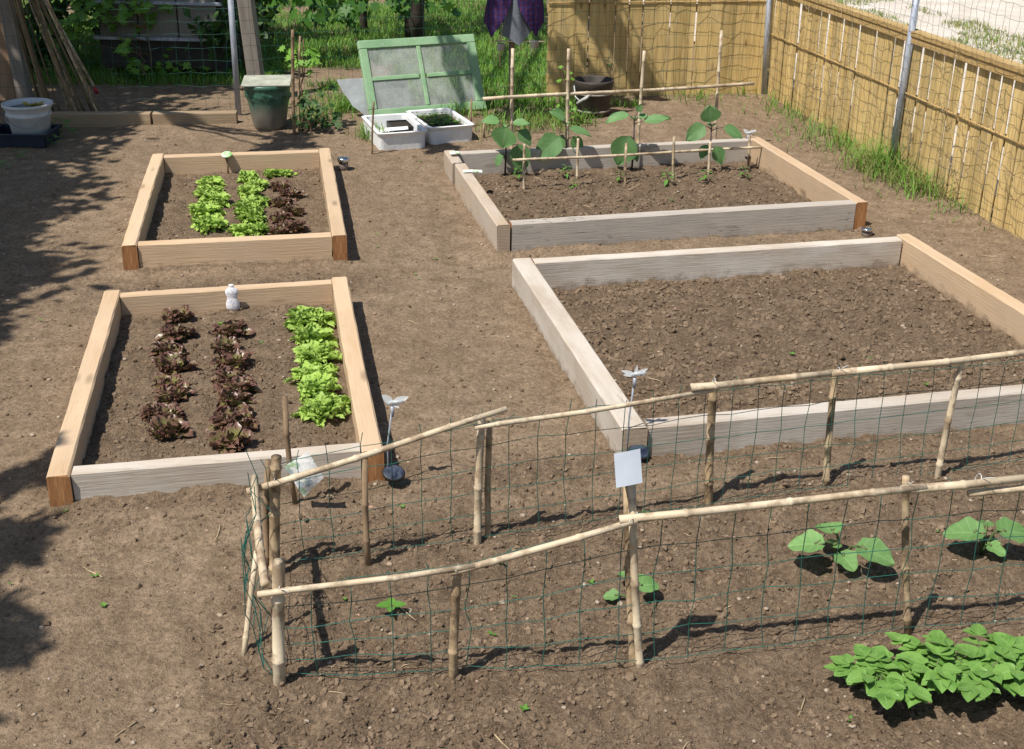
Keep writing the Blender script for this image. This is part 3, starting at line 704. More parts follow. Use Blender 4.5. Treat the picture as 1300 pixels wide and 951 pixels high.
# grey card on top of the double post
mb = MB(); c = aty(797.5, 594.5, at(811, 843)[1]-.02)
ux = nrm(V3(.97, .06, .20)); uy = nrm(V3(-.08, .38, .92)); 
mb.sheet(lambda u, v: c+ux*(.072*(u-.5))+uy*(.092*(v-.5))+nrm(np.cross(ux, uy))*.004*sin(u*3), 6, 6)
mb.sheet(lambda u, v: c+ux*(.072*(.5-u))+uy*(.092*(v-.5))+nrm(np.cross(ux, uy))*(.004*sin((1-u)*3)-.002), 6, 6)
tag(mb.build('grey_card', plain('blue_grey_card', (.42, .46, .52), .35, var=.08)), 'square blue grey card on top of the tall double bamboo post', 'card')

# -- cane supports in the aubergine bed
def cane_frame(label, rail, posts, r, mat):
    (ax, ay, bx, by, ym) = rail
    t = thing('cane_support', label, 'plant support', gp(posts[0][0], posts[0][1]))
    a0 = gp(posts[0][0], posts[0][1]); a1 = gp(posts[-1][0], posts[-1][1])
    A, B = onplane(ax, ay, a0, a1), onplane(bx, by, a0, a1); n_ = nrm(V3((a1-a0)[1], -(a1-a0)[0], 0))*(r*1.6)
    cane_part('rail', A+n_, B+n_, r, t, mat, bend=.012, node=.2)
    for (px, py, tx, ty) in posts:
        g = gp(px, py); cane_part('post', sub(g, .1), aty(tx, ty, g[1]), r*.92, t, mat if random.random() < .6 else M_BAMBOOD, bend=.006, node=.15)
    return t
cane_frame('tall bamboo cane support behind the aubergine plants', (612, 125.5, 955, 106, 0), [(650, 214, 651, 62), (721, 211, 722, 62), (809, 209, 818, 65), (908, 190, 916, 39)], .0125, M_BAMBOO)
cane_frame('low bamboo cane support in front of the aubergine plants', (650, 203, 977, 186.5, 0), [(666, 240, 666, 183), (734, 228, 734, 176), (795, 236, 795, 182), (856, 227, 856, 174), (901, 222, 902, 180), (952, 214, 952, 172)], .0095, M_BAMBOO)

# ------------------------------------------------------------------ plants
def stem_tube(mb, A, B, r, mi=0, bend=.1):
    A = np.array(A, float); B = np.array(B, float); m = (A+B)/2+V3(0, 0, bend*np.linalg.norm(B-A)); mb.tube([A, m*.5+A*.25+B*.25, B], [r, r*.85, r*.6], 5, mi)
def aubergine(px, py, label, leaves, hgt):
    g = gp(px, py+9); leaves = [(a, b+4, c, d+4, *r_) for a, b, c, d, *r_ in leaves]; hgt += .04; t = thing('aubergine_plant', label, 'aubergine plant', g, 'aubergine plants on canes')
    k = 1/184.; ms = MB(); ms.tube([(0, 0, -.02), (.006, .004, hgt*.5), (.0, .0, hgt*.98)], [.008, .0065, .004], 6)
    for (x0, y0, x1, y1, wd, nx, ny, nz, dy) in leaves:     # leaf base and tip as offsets in centimetres on a plane through the stem
        A = V3(x0/100, dy, y0/100); B = V3(x1/100, dy-.03+.02*random.random(), y1/100)
        zz = max(.04, min(hgt*.95, y0/100-.03)); stem_tube(ms, (0, 0, zz), A, .0035)
        mb = MB(); B = A+(B-A)*1.15; mb.leaf(A, B, nrm((nx, ny, nz)), wd/100*1.22, 'oval', 8, 10, .16, .10, .05, ph=random.random()*5); mb.build('leaf', M_EGG, t)
    ms.build('stem', M_PSTEM, t)
    # small leaves at the crown
    mb = MB()
    for q in range(4):
        a = q*1.6+px; L = random.uniform(.03, .055); mb.leaf((0, 0, hgt*.95), (cos(a)*L, sin(a)*L, hgt*.95+L*.7), (-cos(a), -sin(a), 1), L*.55, nu=3, nv=5)
    mb.build('young_leaves', M_EGG, t)
aubergine(641, 214, 'aubergine plant at the left end of the cane support', [(-4, 34, -14, 36, 8, .1, -.45, .9, -.02), (5, 32, 15, 33.5, 6, .1, -.5, .85, .03), (1, 31, -2, 19, 15, -.1, -.85, .5, -.06), (9, 27, 17, 19, 9, .5, -.6, .3, .03), (9, 19, 12, 2, 12, .1, -.9, .3, -.03), (-2, 12, -6, 5, 5, -.3, -.6, .6, -.02)], .30)
aubergine(717, 206, 'aubergine plant beside the second tall cane, one broad leaf hanging low', [(-1, 32, -9, 38, 8, .1, -.6, .8, 0), (2, 26, 16, 23, 7, .1, -.35, .9, -.02), (-4, 20, -19, 7.5, 14.5, -.1, -.9, .45, -.05), (6, 19, 10, 8, 8, .3, -.8, .3, .03), (-2, 20, -5, 8, 7, -.4, -.6, .4, .03)], .29)
aubergine(802, 206, 'aubergine plant with a large round leaf by the third tall cane', [(-4, 35, -18, 32.5, 7.5, .05, -.45, .9, 0), (2, 37, 4, 42, 4, 0, -.7, .6, 0), (6, 31, 22, 35, 7, .1, -.5, .85, -.03), (-3, 21, -10, 3, 15.5, -.1, -.95, .3, -.05), (3, 33, 8, 35, 5, .2, -.5, .8, 0), (1, 10, 3, 4, 4, .2, -.7, .4, -.03)], .33)
aubergine(899, 207, 'aubergine plant at the right end of the cane support', [(-1, 30, -2, 40, 12, 0, -.7, .7, .0), (-5, 28, -16, 20, 10, -.1, -.85, .45, -.03), (8, 27, 20, 22, 8.5, .3, -.6, .65, -.03), (3, 14, 8, 3, 8, .2, -.9, .3, -.04), (-2, 14, -6, 6, 6, -.3, -.8, .3, 0)], .28)

def pepper_mesh(seed, s=1.):
    rr = random.Random(seed); ms = MB(); ml = MB(); h = .10*s
    ms.tube([(0, 0, -.01), (.004, 0, h*.5), (0, .003, h)], [.0028, .0024, .0018], 5)
    for k in range(9):
        a = k*2.4+rr.random(); z = h*(.35+.65*k/9); L = (.05-.002*k)*s*rr.uniform(.8, 1.2); A = V3(cos(a)*.012, sin(a)*.012, z)
        ms.tube([(0, 0, z-.006), A], .0012, 4); ml.leaf(A, A+V3(cos(a)*L, sin(a)*L, L*rr.uniform(-.5, .3)), (0, 0, 1), L*.48, 'lance', 4, 6, .18, .1)
    return ms, ml
peps = None
for k, (px, py, s, lab) in enumerate(((657, 229, 1.0, 'pepper seedling beside the leftmost short cane'), (718, 226, .95, 'pepper seedling left of the second short cane'), (729, 240, .7, 'tiny pepper seedling in the soil nearest the front of its bed'), (787, 232, .9, 'pepper seedling left of the third short cane'), (847, 236, 1.1, 'tallest pepper seedling, by the thin fourth short cane'), (896, 232, 1.0, 'pepper seedling below the right aubergine plant'), (945, 226, .85, 'pepper seedling nearest the right board of its bed'))):
    g = gp(px, py)
    t = thing('pepper_seedling', lab, 'pepper seedling', g, 'pepper seedlings'); t.scale = (s, s, s); t.rotation_euler = (0, 0, k*1.9)
    if peps is None:
        a, b = pepper_mesh(3); peps = [a.build('stem', M_STEM, t), b.build('leaves', M_PEP, t)]
    else:
        for q in peps: c = q.copy(); COL.objects.link(c); c.parent = t

def squash(px, py, label, leaves, cat='squash plant'):
    """leaves: (px, py of the leaf middle, height, size, turn)"""
    g = gp(px, py); t = thing('squash_plant', label, cat, g, 'squash plants behind the near fence'); ms = MB()
    for (lx, ly, hz, s, a) in leaves:
        c = at(lx, ly, g[2]+hz)-g; d = V3(cos(a), sin(a), -.10); s *= .86; A = c-d*s*.30
        mid = A*.5+V3(0, 0, hz*.55)
        ms.tube([(0, 0, .0), mid*.8, mid*.4+A*.6+V3(0, 0, .004), A], [.006, .005, .0045, .004], 6)
        mb = MB(); mb.leaf(A-d*s*.12, A+d*s*.85, (random.uniform(-.15, .15), random.uniform(-.45, -.15), 1), s*1.12, 'lobed', 10, 14, .16, .13, .05, ph=random.random()*6); mb.build('leaf', M_SQ, t)
    ms.build('stem', M_STEM, t)
squash(1066, 712, 'squash plant between the two netting fences, left of the thin post', [(1022, 690, .10, .115, 2.9), (1050, 669, .11, .10, 1.8), (1113, 703, .09, .125, -.5), (1076, 712, .05, .085, -1.2), (1060, 690, .07, .06, 1.0)])
squash(1246, 704, 'squash plant between the two netting fences, right of the thin post', [(1222, 675, .10, .13, 2.8), (1288, 675, .11, .12, .2), (1265, 697, .05, .07, -.8), (1252, 664, .09, .06, 1.3)])
squash(806, 762, 'young squash plant half hidden behind the tall double bamboo post', [(823, 742, .05, .085, .4), (792, 728, .05, .05, 2.0), (775, 756, .015, .05, 3.0)])
g = gp(498, 785); t = thing('cucumber_seedling', 'single green seedling alone in the soil near the left fence end', 'seedling', g); ms = MB(); ms.tube([(0, 0, -.01), (0, 0, .045)], [.003, .0025], 5); ms.build('stem', M_STEM, t)
for a, L in ((.1, .045), (1.8, .04), (3.2, .048), (4.6, .035)):
    mb = MB(); mb.leaf((cos(a)*.004, sin(a)*.004, .045), (cos(a)*L, sin(a)*L, .052), (0, 0, 1), L*.75, nu=4, nv=6); mb.build('leaf', M_PEP, t)

# potato plants in the near right corner
def potato_mesh(seed):
    rr = random.Random(seed); ml = MB(); ms = MB()
    for k in range(15):
        a = k*2.4+rr.random()*.6; out = .03+.12*rr.random(); h = .10+.07*rr.random(); tip = V3(cos(a)*out, sin(a)*out, h)
        ms.tube([(0, 0, 0), tip*.5+V3(0, 0, .03), tip], [.005, .004, .003], 5)
        d0 = nrm(V3(cos(a), sin(a), .15)); sd = V3(-sin(a), cos(a), 0)
        for j in range(7):
            s_ = .024+.024*rr.random()+(.016 if j == 6 else 0); pos = tip*(.45+.55*min(1, (j//2+1)/3))+V3(0, 0, .02)
            if j == 6: d = d0
            else: d = nrm(d0*.5+sd*(1 if j % 2 else -1)*rr.uniform(.7, 1.1)+V3(0, 0, rr.uniform(-.25, .3)))
            ml.leaf(pos, pos+d*s_*1.45, (rr.uniform(-.3, .3), rr.uniform(-.4, .2), 1), s_*1.2, nu=6, nv=7, droop=rr.uniform(.1, .45), cup=rr.uniform(.05, .25), ruffle=.06, ph=rr.random()*6)
    return ms, ml
PP = [potato_mesh(s) for s in (1, 2, 3)]; pobj = []
for k, (px, py, s, lab) in enumerate(((1112, 868, .85, 'leftmost leafy potato plant in the near right corner'), (1180, 862, 1.0, 'potato plant next to the leftmost one in the near corner'), (1240, 858, 1.0, 'potato plant standing farthest back near the thin fence post'), (1300, 868, 1.05, 'potato plant cut by the right edge, behind the others'))):
    py += 16
    g = gp(px, py); t = thing('potato_plant', lab, 'potato plant', g, 'potato plants in the near corner'); t.scale = (s*.84, s*.84, s*.58); t.rotation_euler = (0, 0, k*2.1)
    if k < 3: a, b = PP[k]; pobj.append([a.build('stems', M_STEM, t), b.build('leaves', M_POT, t)])
    else:
        for q in pobj[k % 3]: c = q.copy(); COL.objects.link(c); c.parent = t

# ------------------------------------------------------------------ small garden things
M_CLEAR = (lambda t: (t.col((.62, .65, .66)), t.set(.3), t.b.inputs.__getitem__('Transmission Weight').__setattr__('default_value', .45), t.m)[-1])(NT('frosted_clear_plastic'))
M_PANEL = (lambda t: (t.col(t.ramp(t.noise(t.co('Object', (1, 1, 1)), 40, 1), [(.4, (.015, .02, .035)), (.6, (.05, .06, .085))])), t.set(.18, spec=.6), t.m)[-1])(NT('solar_panel_glass'))
def solar(label, px, py, topx, topy, wings, panel_dx=.03, size=1., insect='bird'):
    g = gp(px, py); t = thing('solar_light', label, 'solar light', g, 'figure topped solar lights')
    top = aty(topx, topy, g[1])-g; h = top[2]
    mb = MB(); mb.tube([(0, 0, -.03), (.002, 0, h*.5), tuple(top-V3(0, 0, .012))], .0035, 6); mb.tube([top-V3(0, 0, .05), top-V3(0, 0, .008)], [.006, .007], 8); mb.build('stem', M_GALV, t)
    # clear figure: body and wings
    mb = MB(); b0 = top+V3(-.022*size, 0, -.002); b1 = top+V3(.03*size, -.004, .012)
    mb.tube([b0, b0*.6+b1*.4+V3(0, 0, .004), b1, b1+V3(.016*size, 0, .002)], [.003, .0085*size, .007*size, .001], 8)
    for (dx, dy, dz, L, W) in wings:
        d = nrm((dx, dy, dz)); mb.leaf(top+V3(0, 0, .004), top+d*L*size, (0, -.8, .5), W*size, 'oval', 3, 6, .06, .08)
    mb.build('figure', M_CLEAR, t)
    mb = MB(); c = V3(panel_dx, -.015, .045); R = axes(V3(1, -.1, -.15), V3(.1, -.45, .9))
    prof = [(.001, -.022), (.026, -.022), (.034, -.006), (.036, .004), (.034, .008), (.031, .009)]
    m2 = MB(); m2.lathe(prof, n=20); m2.v = [tuple(R@V3(v[0]*1.2, v[1], v[2])+c) for v in m2.v]; m2.tube([(0, 0, .02), c], .006, 6); hs_ = m2.build('lamp_housing', M_BLACK, t)
    m3 = MB(); m3.lathe([(.031, .0092), (.0001, .0095)], n=20); m3.v = [tuple(R@V3(v[0]*1.2, v[1], v[2])+c) for v in m3.v]; m3.build('solar_panel', M_PANEL, hs_)
BW = [(-.8, .1, .75, .05, .028), (.95, .1, .45, .065, .026), (-.35, .1, .2, .03, .014), (.5, -.2, -.2, .03, .014)]
DW = [(-.95, .1, .35, .055, .016), (.95, .1, .55, .055, .016), (-.9, -.1, .1, .045, .015), (.9, -.1, .25, .045, .015), (.2, .2, .9, .04, .012)]
solar('bird topped solar light at the front corner of the front left bed', 493, 612, 498, 513, BW, .022)
solar('dragonfly topped solar light at the front corner of the bare bed', 795, 585, 806, 477, DW, .045)
solar('clear topped solar light inside the back right corner of aubergine bed', 946, 204, 950, 170, BW, .01)
def can_light(px, py, label, r, h, tilt=0.):
    g = gp(px, py); t = thing('can_light', label, 'garden light', g, 'steel can lights')
    a = MB(); a.lathe([(.0001, -.02), (r*.86, -.02), (r*.86, h*.72), (r*.5, h*.73)], n=20); a.build('can_body', plain('smoky_lamp_glass', (.16, .13, .11), .3, var=.2) if not tilt else M_CLEAR, t)
    b = MB(); b.lathe([(r*.4, h*.68), (r*1.08, h*.70), (r*1.12, h*.76), (r*1.1, h*.92), (r*.98, h*.98), (r*.6, h*1.02), (.0001, h*1.03)], n=24); b.build('steel_cap', M_CHROME, t)
    t.rotation_euler = (tilt, 0, 0)
can_light(436.5, 216, 'steel capped round light beside the lettuce bed near the pot', .038, .09)
can_light(1100, 299, 'silver round light in the gap between the two grey beds', .035, .05)

# bottle hung on the back board of the front left bed
M_BOT = (lambda t: (t.col(t.mix(t.ramp(t.noise(t.co(), 110, 2), [(.52, 0.), (.58, .6)]), (.80, .78, .80), (.34, .30, .46))), t.set(.4), t.m)[-1])(NT('white_printed_plastic'))
u, v = bedlocal(0, *aty(295, 380, 5.52)[:2]); q = bedpt(0, u, BEDS[0][3]/2-.105)
t = thing('hanging_bottle', 'small white waisted bottle hanging on the board behind the red lettuces', 'bottle', (q[0], q[1], .062)); t.scale = (1.05, .5, .95); t.rotation_euler = (0, 0, rad(11))
mb = MB(); mb.lathe([(.0001, -.012), (.026, -.012), (.031, .0), (.031, .025), (.023, .05), (.022, .058), (.03, .078), (.029, .096), (.016, .108), (.009, .112), (.009, .118)], n=20); mb.build('bottle_body', M_BOT, t)
mb = MB(); mb.lathe([(.011, .112), (.012, .114), (.012, .126), (.0001, .127)], n=14); mb.build('cap', plain('white_cap', (.8, .8, .8), .4, var=.05), t)
# round label on a stake at the back of the pale lettuce bed
u_, v_ = bedlocal(1, *at(287, 200.5, .16)[:2]); q = bedpt(1, u_, BEDS[1][3]/2-.10); g = V3(*q, 0); t = thing('plant_label', 'round green picture label on a stake at back of lettuce bed', 'plant label', (g[0], g[1], .0))
mb = MB(); mb.tube([(0, .0, -.0), (0, 0, .150)], .006, 6); mb.build('stake', M_STICK, t)
mb = MB(); R = axes(V3(1, 0, 0), V3(-.1, -.35, .94)); mb.lathe([(.0001, -.003), (.034, -.003), (.036, 0), (.034, .003), (.0001, .0035)], n=24); mb.v = [tuple(R@V3(*v)+V3(0, 0, .154)) for v in mb.v]
mb.build('label_disc', (lambda t: (t.col(t.mix(t.ramp(t.noise(t.co(), 60, 4), [(.46, 0.), (.56, 1.)]), (.30, .58, .20), (.72, .80, .62))), t.set(.35), t.m)[-1])(NT('printed_green_disc')), t)
# seed cards lying on the left board of the aubergine bed
M_CARD = (lambda t: (t.col(t.mix(t.ramp(t.noise(t.co(), 45, 3), [(.52, 0.), (.6, 1.)]), (.82, .84, .80), (.22, .42, .12))), t.set(.45), t.m)[-1])(NT('printed_seed_card'))
for px, py, L, W, a, lab in ((577.5, 194, .07, .055, .3, 'small white seed card on the corner of the aubergine bed'), (600, 217.5, .125, .05, .12, 'long white and green seed card on the aubergine bed board')):
    c = at(px, py, .158); mb = MB(); mb.sheet(lambda u, v: (L*(u-.5), W*(v-.5), .004*sin(u*3.1)+.0), 6, 3); mb.sheet(lambda u, v: (L*(.5-u), W*(v-.5), .004*sin((1-u)*3.1)-.0012), 6, 3)
    tag(mb.build('seed_card', M_CARD, loc=c, rot=(.05, .03, a)), lab, 'seed card')
# paper seed bag on a stick by the front board
g = gp(374, 640); yb = g[1]-.01
o = cane_part('plant_stick', V3(g[0], g[1], g[2]-.02)+V3(.004, .0, 0), aty(362, 505, g[1]+.02), .0095, None, M_STICK, bend=.012); tag(o, 'brown stick leaning at the front board, holding a paper bag', 'stick')
q = [aty(*p, yb-.03) for p in ((361, 592), (391, 572), (411, 606), (386, 632))]
M_BAG = (lambda t: (t.col(t.mix(t.ramp(t.noise(t.co(), 17, 4), [(.55, 0.), (.60, .8)]), (.86, .86, .84), t.ramp(t.noise(t.co(), 30, 2), [(.4, (.22, .42, .16)), (.6, (.32, .42, .52))]))), t.set(.4), t.bump(t.noise(t.co(), 22, 3), .35, .015), t.m)[-1])(NT('printed_paper_bag'))
mb = MB()
def bag(u, v, s_):
    p = (q[0]*(1-u)+q[1]*u)*(1-v)+(q[3]*(1-u)+q[2]*u)*v; b = sin(pi*u)**.6*sin(pi*min(1, v*1.0))**.6 if 0 < u < 1 and 0 < v < 1 else 0
    return p+V3(0, -s_*.006*b, 0)+V3(0, .009*float(vnoise(u*3, v*3, 1)), .004*float(vnoise(u*4+9, v*4, 2)))
mb.sheet(lambda u, v: bag(u, 1-v, 1), 10, 10); mb.sheet(lambda u, v: bag(u, v, -1), 10, 10)
tag(mb.build('seed_bag', M_BAG), 'white printed paper bag hanging on a stick at the front board', 'paper bag')

# ------------------------------------------------------------------ back of the garden
# foam boxes with seed trays
M_FOAM = plain('white_foam', (.72, .73, .72), .7, var=.08, scale=30, bump=.25)
M_PEAT = plain('dark_peat', (.03, .022, .017), .95, var=.4, scale=60, bump=.8)
def foam_box(label, FL, FR, w, d, h):
    a, b = np.array(FL), np.array(FR); ex = nrm(b-a); ey = V3(-ex[1], ex[0], 0); R = np.stack([ex, ey, V3(0, 0, 1)], 1); c = (a+b)/2+ey*d/2; c[2] = a[2]-.01
    t = thing('foam_box', label, 'foam box', c, 'white foam boxes'); t.rotation_euler = (0, 0, math.atan2(ex[1], ex[0])); mb = MB(); wt = .026
    def ring(W, D, z, r=.035, n=5):
        P = []
        for sx, sy, a0 in ((1, 1, 0), (-1, 1, pi/2), (-1, -1, pi), (1, -1, 3*pi/2)):
            for k in range(n): q_ = a0+pi/2*k/(n-1); P.append((sx*(W/2-r)+r*cos(q_), sy*(D/2-r)+r*sin(q_), z))
        return P
    rings = [ring(w*.93, d*.93, 0), ring(w*.95, d*.95, h*.8), ring(w*.965, d*.965, h*.82), ring(w, d, h*.99), ring(w-.006, d-.006, h), ring(w-2*wt, d-2*wt, h), ring(w-2*wt-.006, d-2*wt-.006, h*.97), ring(w*.93-2*wt, d*.93-2*wt, .03)]
    k = len(rings[0]); vs = sum(rings, []); fs = []
    for i in range(len(rings)-1):
        for j in range(k): fs.append((i*k+j, i*k+(j+1) % k, (i+1)*k+(j+1) % k, (i+1)*k+j))
    fs.append(tuple(range((len(rings)-1)*k, len(rings)*k))); fs.append(tuple(reversed(range(k))))
    mb.add(vs, fs, 0, smooth=False); mb.build('box_body', M_FOAM, t)
    return t, c, R
bA = foam_box('white foam box with black pots, left of its twin', gp(479.5, 192), gp(545, 188.5), .375, .62, .135)
bB = foam_box('white foam box with seedlings, right of its twin', gp(546, 184), gp(603, 179), .365, .62, .135)
def tray(label, box, u, v, w, d, z, fill, mat, sprouts=0):
    t, c, R = box; p = np.array(c)+R@V3(u, v, z)
    o = thing('seed_tray', label, 'seed tray', p, 'seed trays in the foam boxes'); o.rotation_euler = (0, 0, math.atan2(R[1, 0], R[0, 0])); mb = MB(); h = .05; b = .006
    for (x, y, sx, sy) in ((0, -d/2, w, b), (0, d/2, w, b), (-w/2, 0, b, d-b), (w/2, 0, b, d-b)): mb.box((x, y, h/2), (sx, sy, h))
    mb.build('tray_body', mat, o); mb = MB(); mb.sheet(lambda u, v: (w*.97*(u-.5), d*.96*(v-.5), h*.8+.006*float(vnoise(u*9, v*9, 1))), 10, 8); mb.build('compost', fill, o)
    if sprouts:
        mb = MB()
        for _ in range(sprouts):
            x, y = random.uniform(-w/2, w/2)*.9, random.uniform(-d/2, d/2)*.85; a = random.random()*6; L = random.uniform(.02, .045)
            mb.tube([(x, y, .04), (x+.004, y, .04+L)], .0012, 3)
            for k in range(3): mb.leaf((x, y, .04+L), (x+cos(a+k*2)*.02, y+sin(a+k*2)*.02, .045+L), (0, 0, 1), .013, nu=2, nv=3)
        mb.build('sprouts', M_WEED, o)
tray('black seed tray at the back of left foam box', bA, .075, .12, .15, .24, .05, M_PEAT, M_BLACK)
tray('black seed tray at the left front of foam box', bA, -.095, -.17, .12, .16, .04, M_PEAT, M_BLACK)
tray('black seed tray at the right front of foam box', bA, .09, -.17, .14, .16, .04, M_PEAT, M_BLACK)
tray('wooden tray of green sprouts in right foam box', bB, 0, .0, .27, .46, .055, M_PEAT, plain('brown_tray_wood', (.24, .16, .09), .7, var=.2), 120)
mb = MB(); p = bA[1]+bA[2]@V3(.0, -.10, .115); mb.box((0, 0, 0), (.17, .08, .003)); tag(mb.build('white_plant_tag', plain('white_plastic_tag', (.75, .75, .73), .4, var=.06), loc=p, rot=(.06, -.05, .15)), 'white plastic tag lying across black trays in left foam box', 'plant tag')

# old green window sash leaning back, with its four panes
M_GREENP = (lambda t: (t.col(t.mix(t.ramp(t.noise(t.co(), 22, 5, .7), [(.60, 0.), (.68, .8)]), t.ramp(t.noise(t.co(), 6, 4), [(.3, (.19, .34, .18)), (.7, (.30, .46, .27))]), (.45, .47, .40))), t.set(.6), t.bump(t.noise(t.co(), 40, 4), .35, .005), t.m)[-1])(NT('peeling_green_paint'))
def glassmat(name, alpha, tint, rough=.12):
    t = NT(name); n = t.noise(t.co(), 9, 5, .65); t.col(t.ramp(n, [(.3, tuple(q*.8 for q in tint)), (.7, tint)])); t.set(rough, spec=.5)
    tr = t.n('ShaderNodeBsdfTransparent'); ms = t.n('ShaderNodeMixShader'); t.l(t.ramp(n, [(.3, max(0, alpha-.14)), (.72, min(1, alpha+.14))]), ms.inputs[0])
    t.l(tr.outputs[0], ms.inputs[1]); t.l(t.b.outputs[0], ms.inputs[2]); t.l(ms.outputs[0], t.out.inputs[0]); return t.m
M_GLASS = glassmat('dusty_window_glass', .40, (.50, .53, .50)); M_SHEET = glassmat('cloudy_plastic_sheet', .78, (.60, .64, .65), .3)
BL, BR = at(470, 153), at(617, 140.5); ex = nrm(BR-BL); nb = V3(-ex[1], ex[0], 0); Wn = np.linalg.norm(BR-BL); lean = rad(27); ez = V3(0, 0, 1)*cos(lean)+nb*sin(lean); en = np.cross(ex, ez)
Hn = .64; t = thing('window_sash', 'old green window sash with four dusty panes leaning behind the foam boxes', 'window', (BL+BR)/2+V3(0, 0, .01))
Rw = np.stack([ex, en, ez], 1); fr = .07
def bar(name, cu, cv, su, sv, th=.045, off=0.): mb = MB(); mb.box(V3(0, 0, 0), (su, th, sv), None, 0, .005); mb.v = [tuple(Rw@(V3(*v)+V3(cu, off, cv))) for v in mb.v]; return mb.build(name, M_GREENP, t)
bar('rail', 0, fr/2, Wn, fr); bar('rail', 0, Hn-fr/2, Wn, fr); bar('stile', -Wn/2+fr/2, Hn/2, fr-.002, Hn-2*fr-.002); bar('stile', Wn/2-fr*.55, Hn/2, fr*1.1, Hn-2*fr-.002)
bar('glazing_bar', .0, Hn/2, .035, Hn-2*fr-.004, .040, .001); bar('glazing_bar', -Wn/4+.012, Hn*.50, Wn/2-fr-.02, .035, .036); bar('glazing_bar', Wn/4-.012, Hn*.50, Wn/2-fr*1.1-.02, .035, .036)
for su in (-1, 1):
    for sv in (-1, 1):
        mb = MB(); mb.box((0, 0, 0), (Wn/2-fr-.022, .004, Hn/2-fr-.02)); mb.v = [tuple(Rw@(V3(*v)+V3(su*(Wn/4-fr/2+.008), .006, Hn/2+sv*(Hn/4-fr/2+.008)))) for v in mb.v]; mb.build('pane', M_GLASS, t)
# torn clear sheet behind the sash
mb = MB(); pts = [(431, 104), (459, 102), (520, 100), (525, 148), (472, 155), (466, 150), (458, 142), (449, 136), (444, 127), (438, 119)]
off = nb*.075; Pq = [onplane(px, py, BL+off, BR+off) for px, py in pts]; Pq = [p+nb*(.28*max(0, p[2])) for p in Pq]
n_ = len(Pq); vs = Pq+[p+nb*.004 for p in Pq]; mb.add(vs, [tuple(range(n_)), tuple(reversed(range(n_, 2*n_)))]+[(i, i+n_, (i+1) % n_+n_, (i+1) % n_) for i in range(n_)], smooth=False)
tag(mb.build('plastic_sheet', M_SHEET), 'torn cloudy plastic sheet standing behind left end of the green sash', 'plastic sheet')
# thin sticks round the boxes and the pot
for (bx, by, tx, ty, r, lab, m) in ((472, 195, 474.5, 130, .0075, 'thin stick standing at left corner of the foam boxes', M_STICK), (599, 160, 598.5, 126, .007, 'short thin stick behind the right foam box', M_STICK), (373.5, 171, 371.5, 38, .0125, 'brown stake standing just right of the green pot', M_STICK), (379, 166, 381, 46, .009, 'thin pale stake behind the brown stake by the pot', M_BAMBOOD), (615, 175, 615, 155, .009, 'stub of cane beside the right foam box', M_BAMBOOD)):
    g = gp(bx, by); o = cane_part('stake', sub(g, .05), aty(tx, ty, g[1]), r, None, m, bend=.006); tag(o, lab, 'stake')

# green glazed pot with a slate lid
M_GLAZE = (lambda t: (lambda z: (t.col(t.mix(t.ramp(t.math('ADD', z, t.math('MULTIPLY', t.noise(t.co(), 14, 3), .08)), [(.17, 0.), (.27, 1.)]), (.17, .155, .125), t.ramp(t.noise(t.co(), 18, 4), [(.3, (.02, .075, .05)), (.7, (.05, .14, .095))]))), t.set(.35, spec=.5), t.m)[-1])((lambda s_: (t.l(t.n('ShaderNodeTexCoord').outputs['Object'], s_.inputs[0]), s_.outputs[2])[1])(t.n('ShaderNodeSeparateXYZ'))))(NT('green_glaze_over_clay'))
g = gp(343, 163); t = thing('plant_pot', 'green glazed garland pot covered with a flat slate', 'pot', g); mb = MB(); k = 1.0
def garland(a, z, r):
    b = math.exp(-((z-.25-.03*abs(sin(a*3)))/.035)**2); return .012*b*(.5+.5*sin(a*24+z*90))*(.5+.5*sin(z*160+a*9))+.006*b
prof = [(.0001, 0), (.105, 0), (.115, .01)]+[(.115+.055*((z-.01)/.31)**.7, z) for z in np.linspace(.03, .31, 22)]+[(.176, .325), (.182, .335), (.182, .355), (.172, .36), (.155, .355), (.15, .30), (.13, .1), (.0001, .08)]
mb.lathe(prof, n=96, fn=lambda a, z, r: garland(a, z, r) if r > .1 and .18 < z < .32 else 0); mb.build('pot_body', M_GLAZE, t)
tl = MB(); tl.box((0, 0, 0), (.37, .33, .014), None, 0, .004); tag(tl.build('slate_lid', plain('pale_slate', (.36, .37, .30), .6, var=.3, scale=9, bump=.3), loc=(g[0], g[1], g[2]+.372), rot=(.04, 0, .12)), 'flat grey slate lying on the green pot', 'slate')

# dark tub with a handle and two pale hoops
g = gp(752, 147); t = thing('tub', 'dark round tub with two pale hoops before the back fence', 'tub', g)
M_TUB = plain('dark_brown_tub', (.055, .045, .038), .6, var=.35, scale=14, bump=.2)
mb = MB(); mb.lathe([(.0001, 0), (.125, 0), (.13, .006), (.155, .24), (.162, .25), (.166, .285), (.166, .30), (.158, .302), (.150, .29), (.12, .03), (.0001, .03)], n=40); mb.build('tub_body', M_TUB, t)
for z, r in ((.055, .137), (.195, .1515)):
    mb = MB(); mb.lathe([(r, z-.007), (r+.004, z-.006), (r+.004, z+.006), (r+.001, z+.007)], n=40); mb.build('hoop', plain('pale_hoop', (.35, .31, .27), .5, var=.2), t)
mb = MB(); mb.tube([V3(-.16, -.03, .26), V3(-.15, -.12, .18), V3(-.11, -.19, .155), V3(-.06, -.21, .19), V3(-.03, -.2, .235)], .006, 6); mb.tube([V3(-.14, -.19, .14), V3(-.02, -.2, .225)], .0115, 8); mb.build('handle', plain('grey_handle', (.42, .42, .40), .5, var=.1), t)

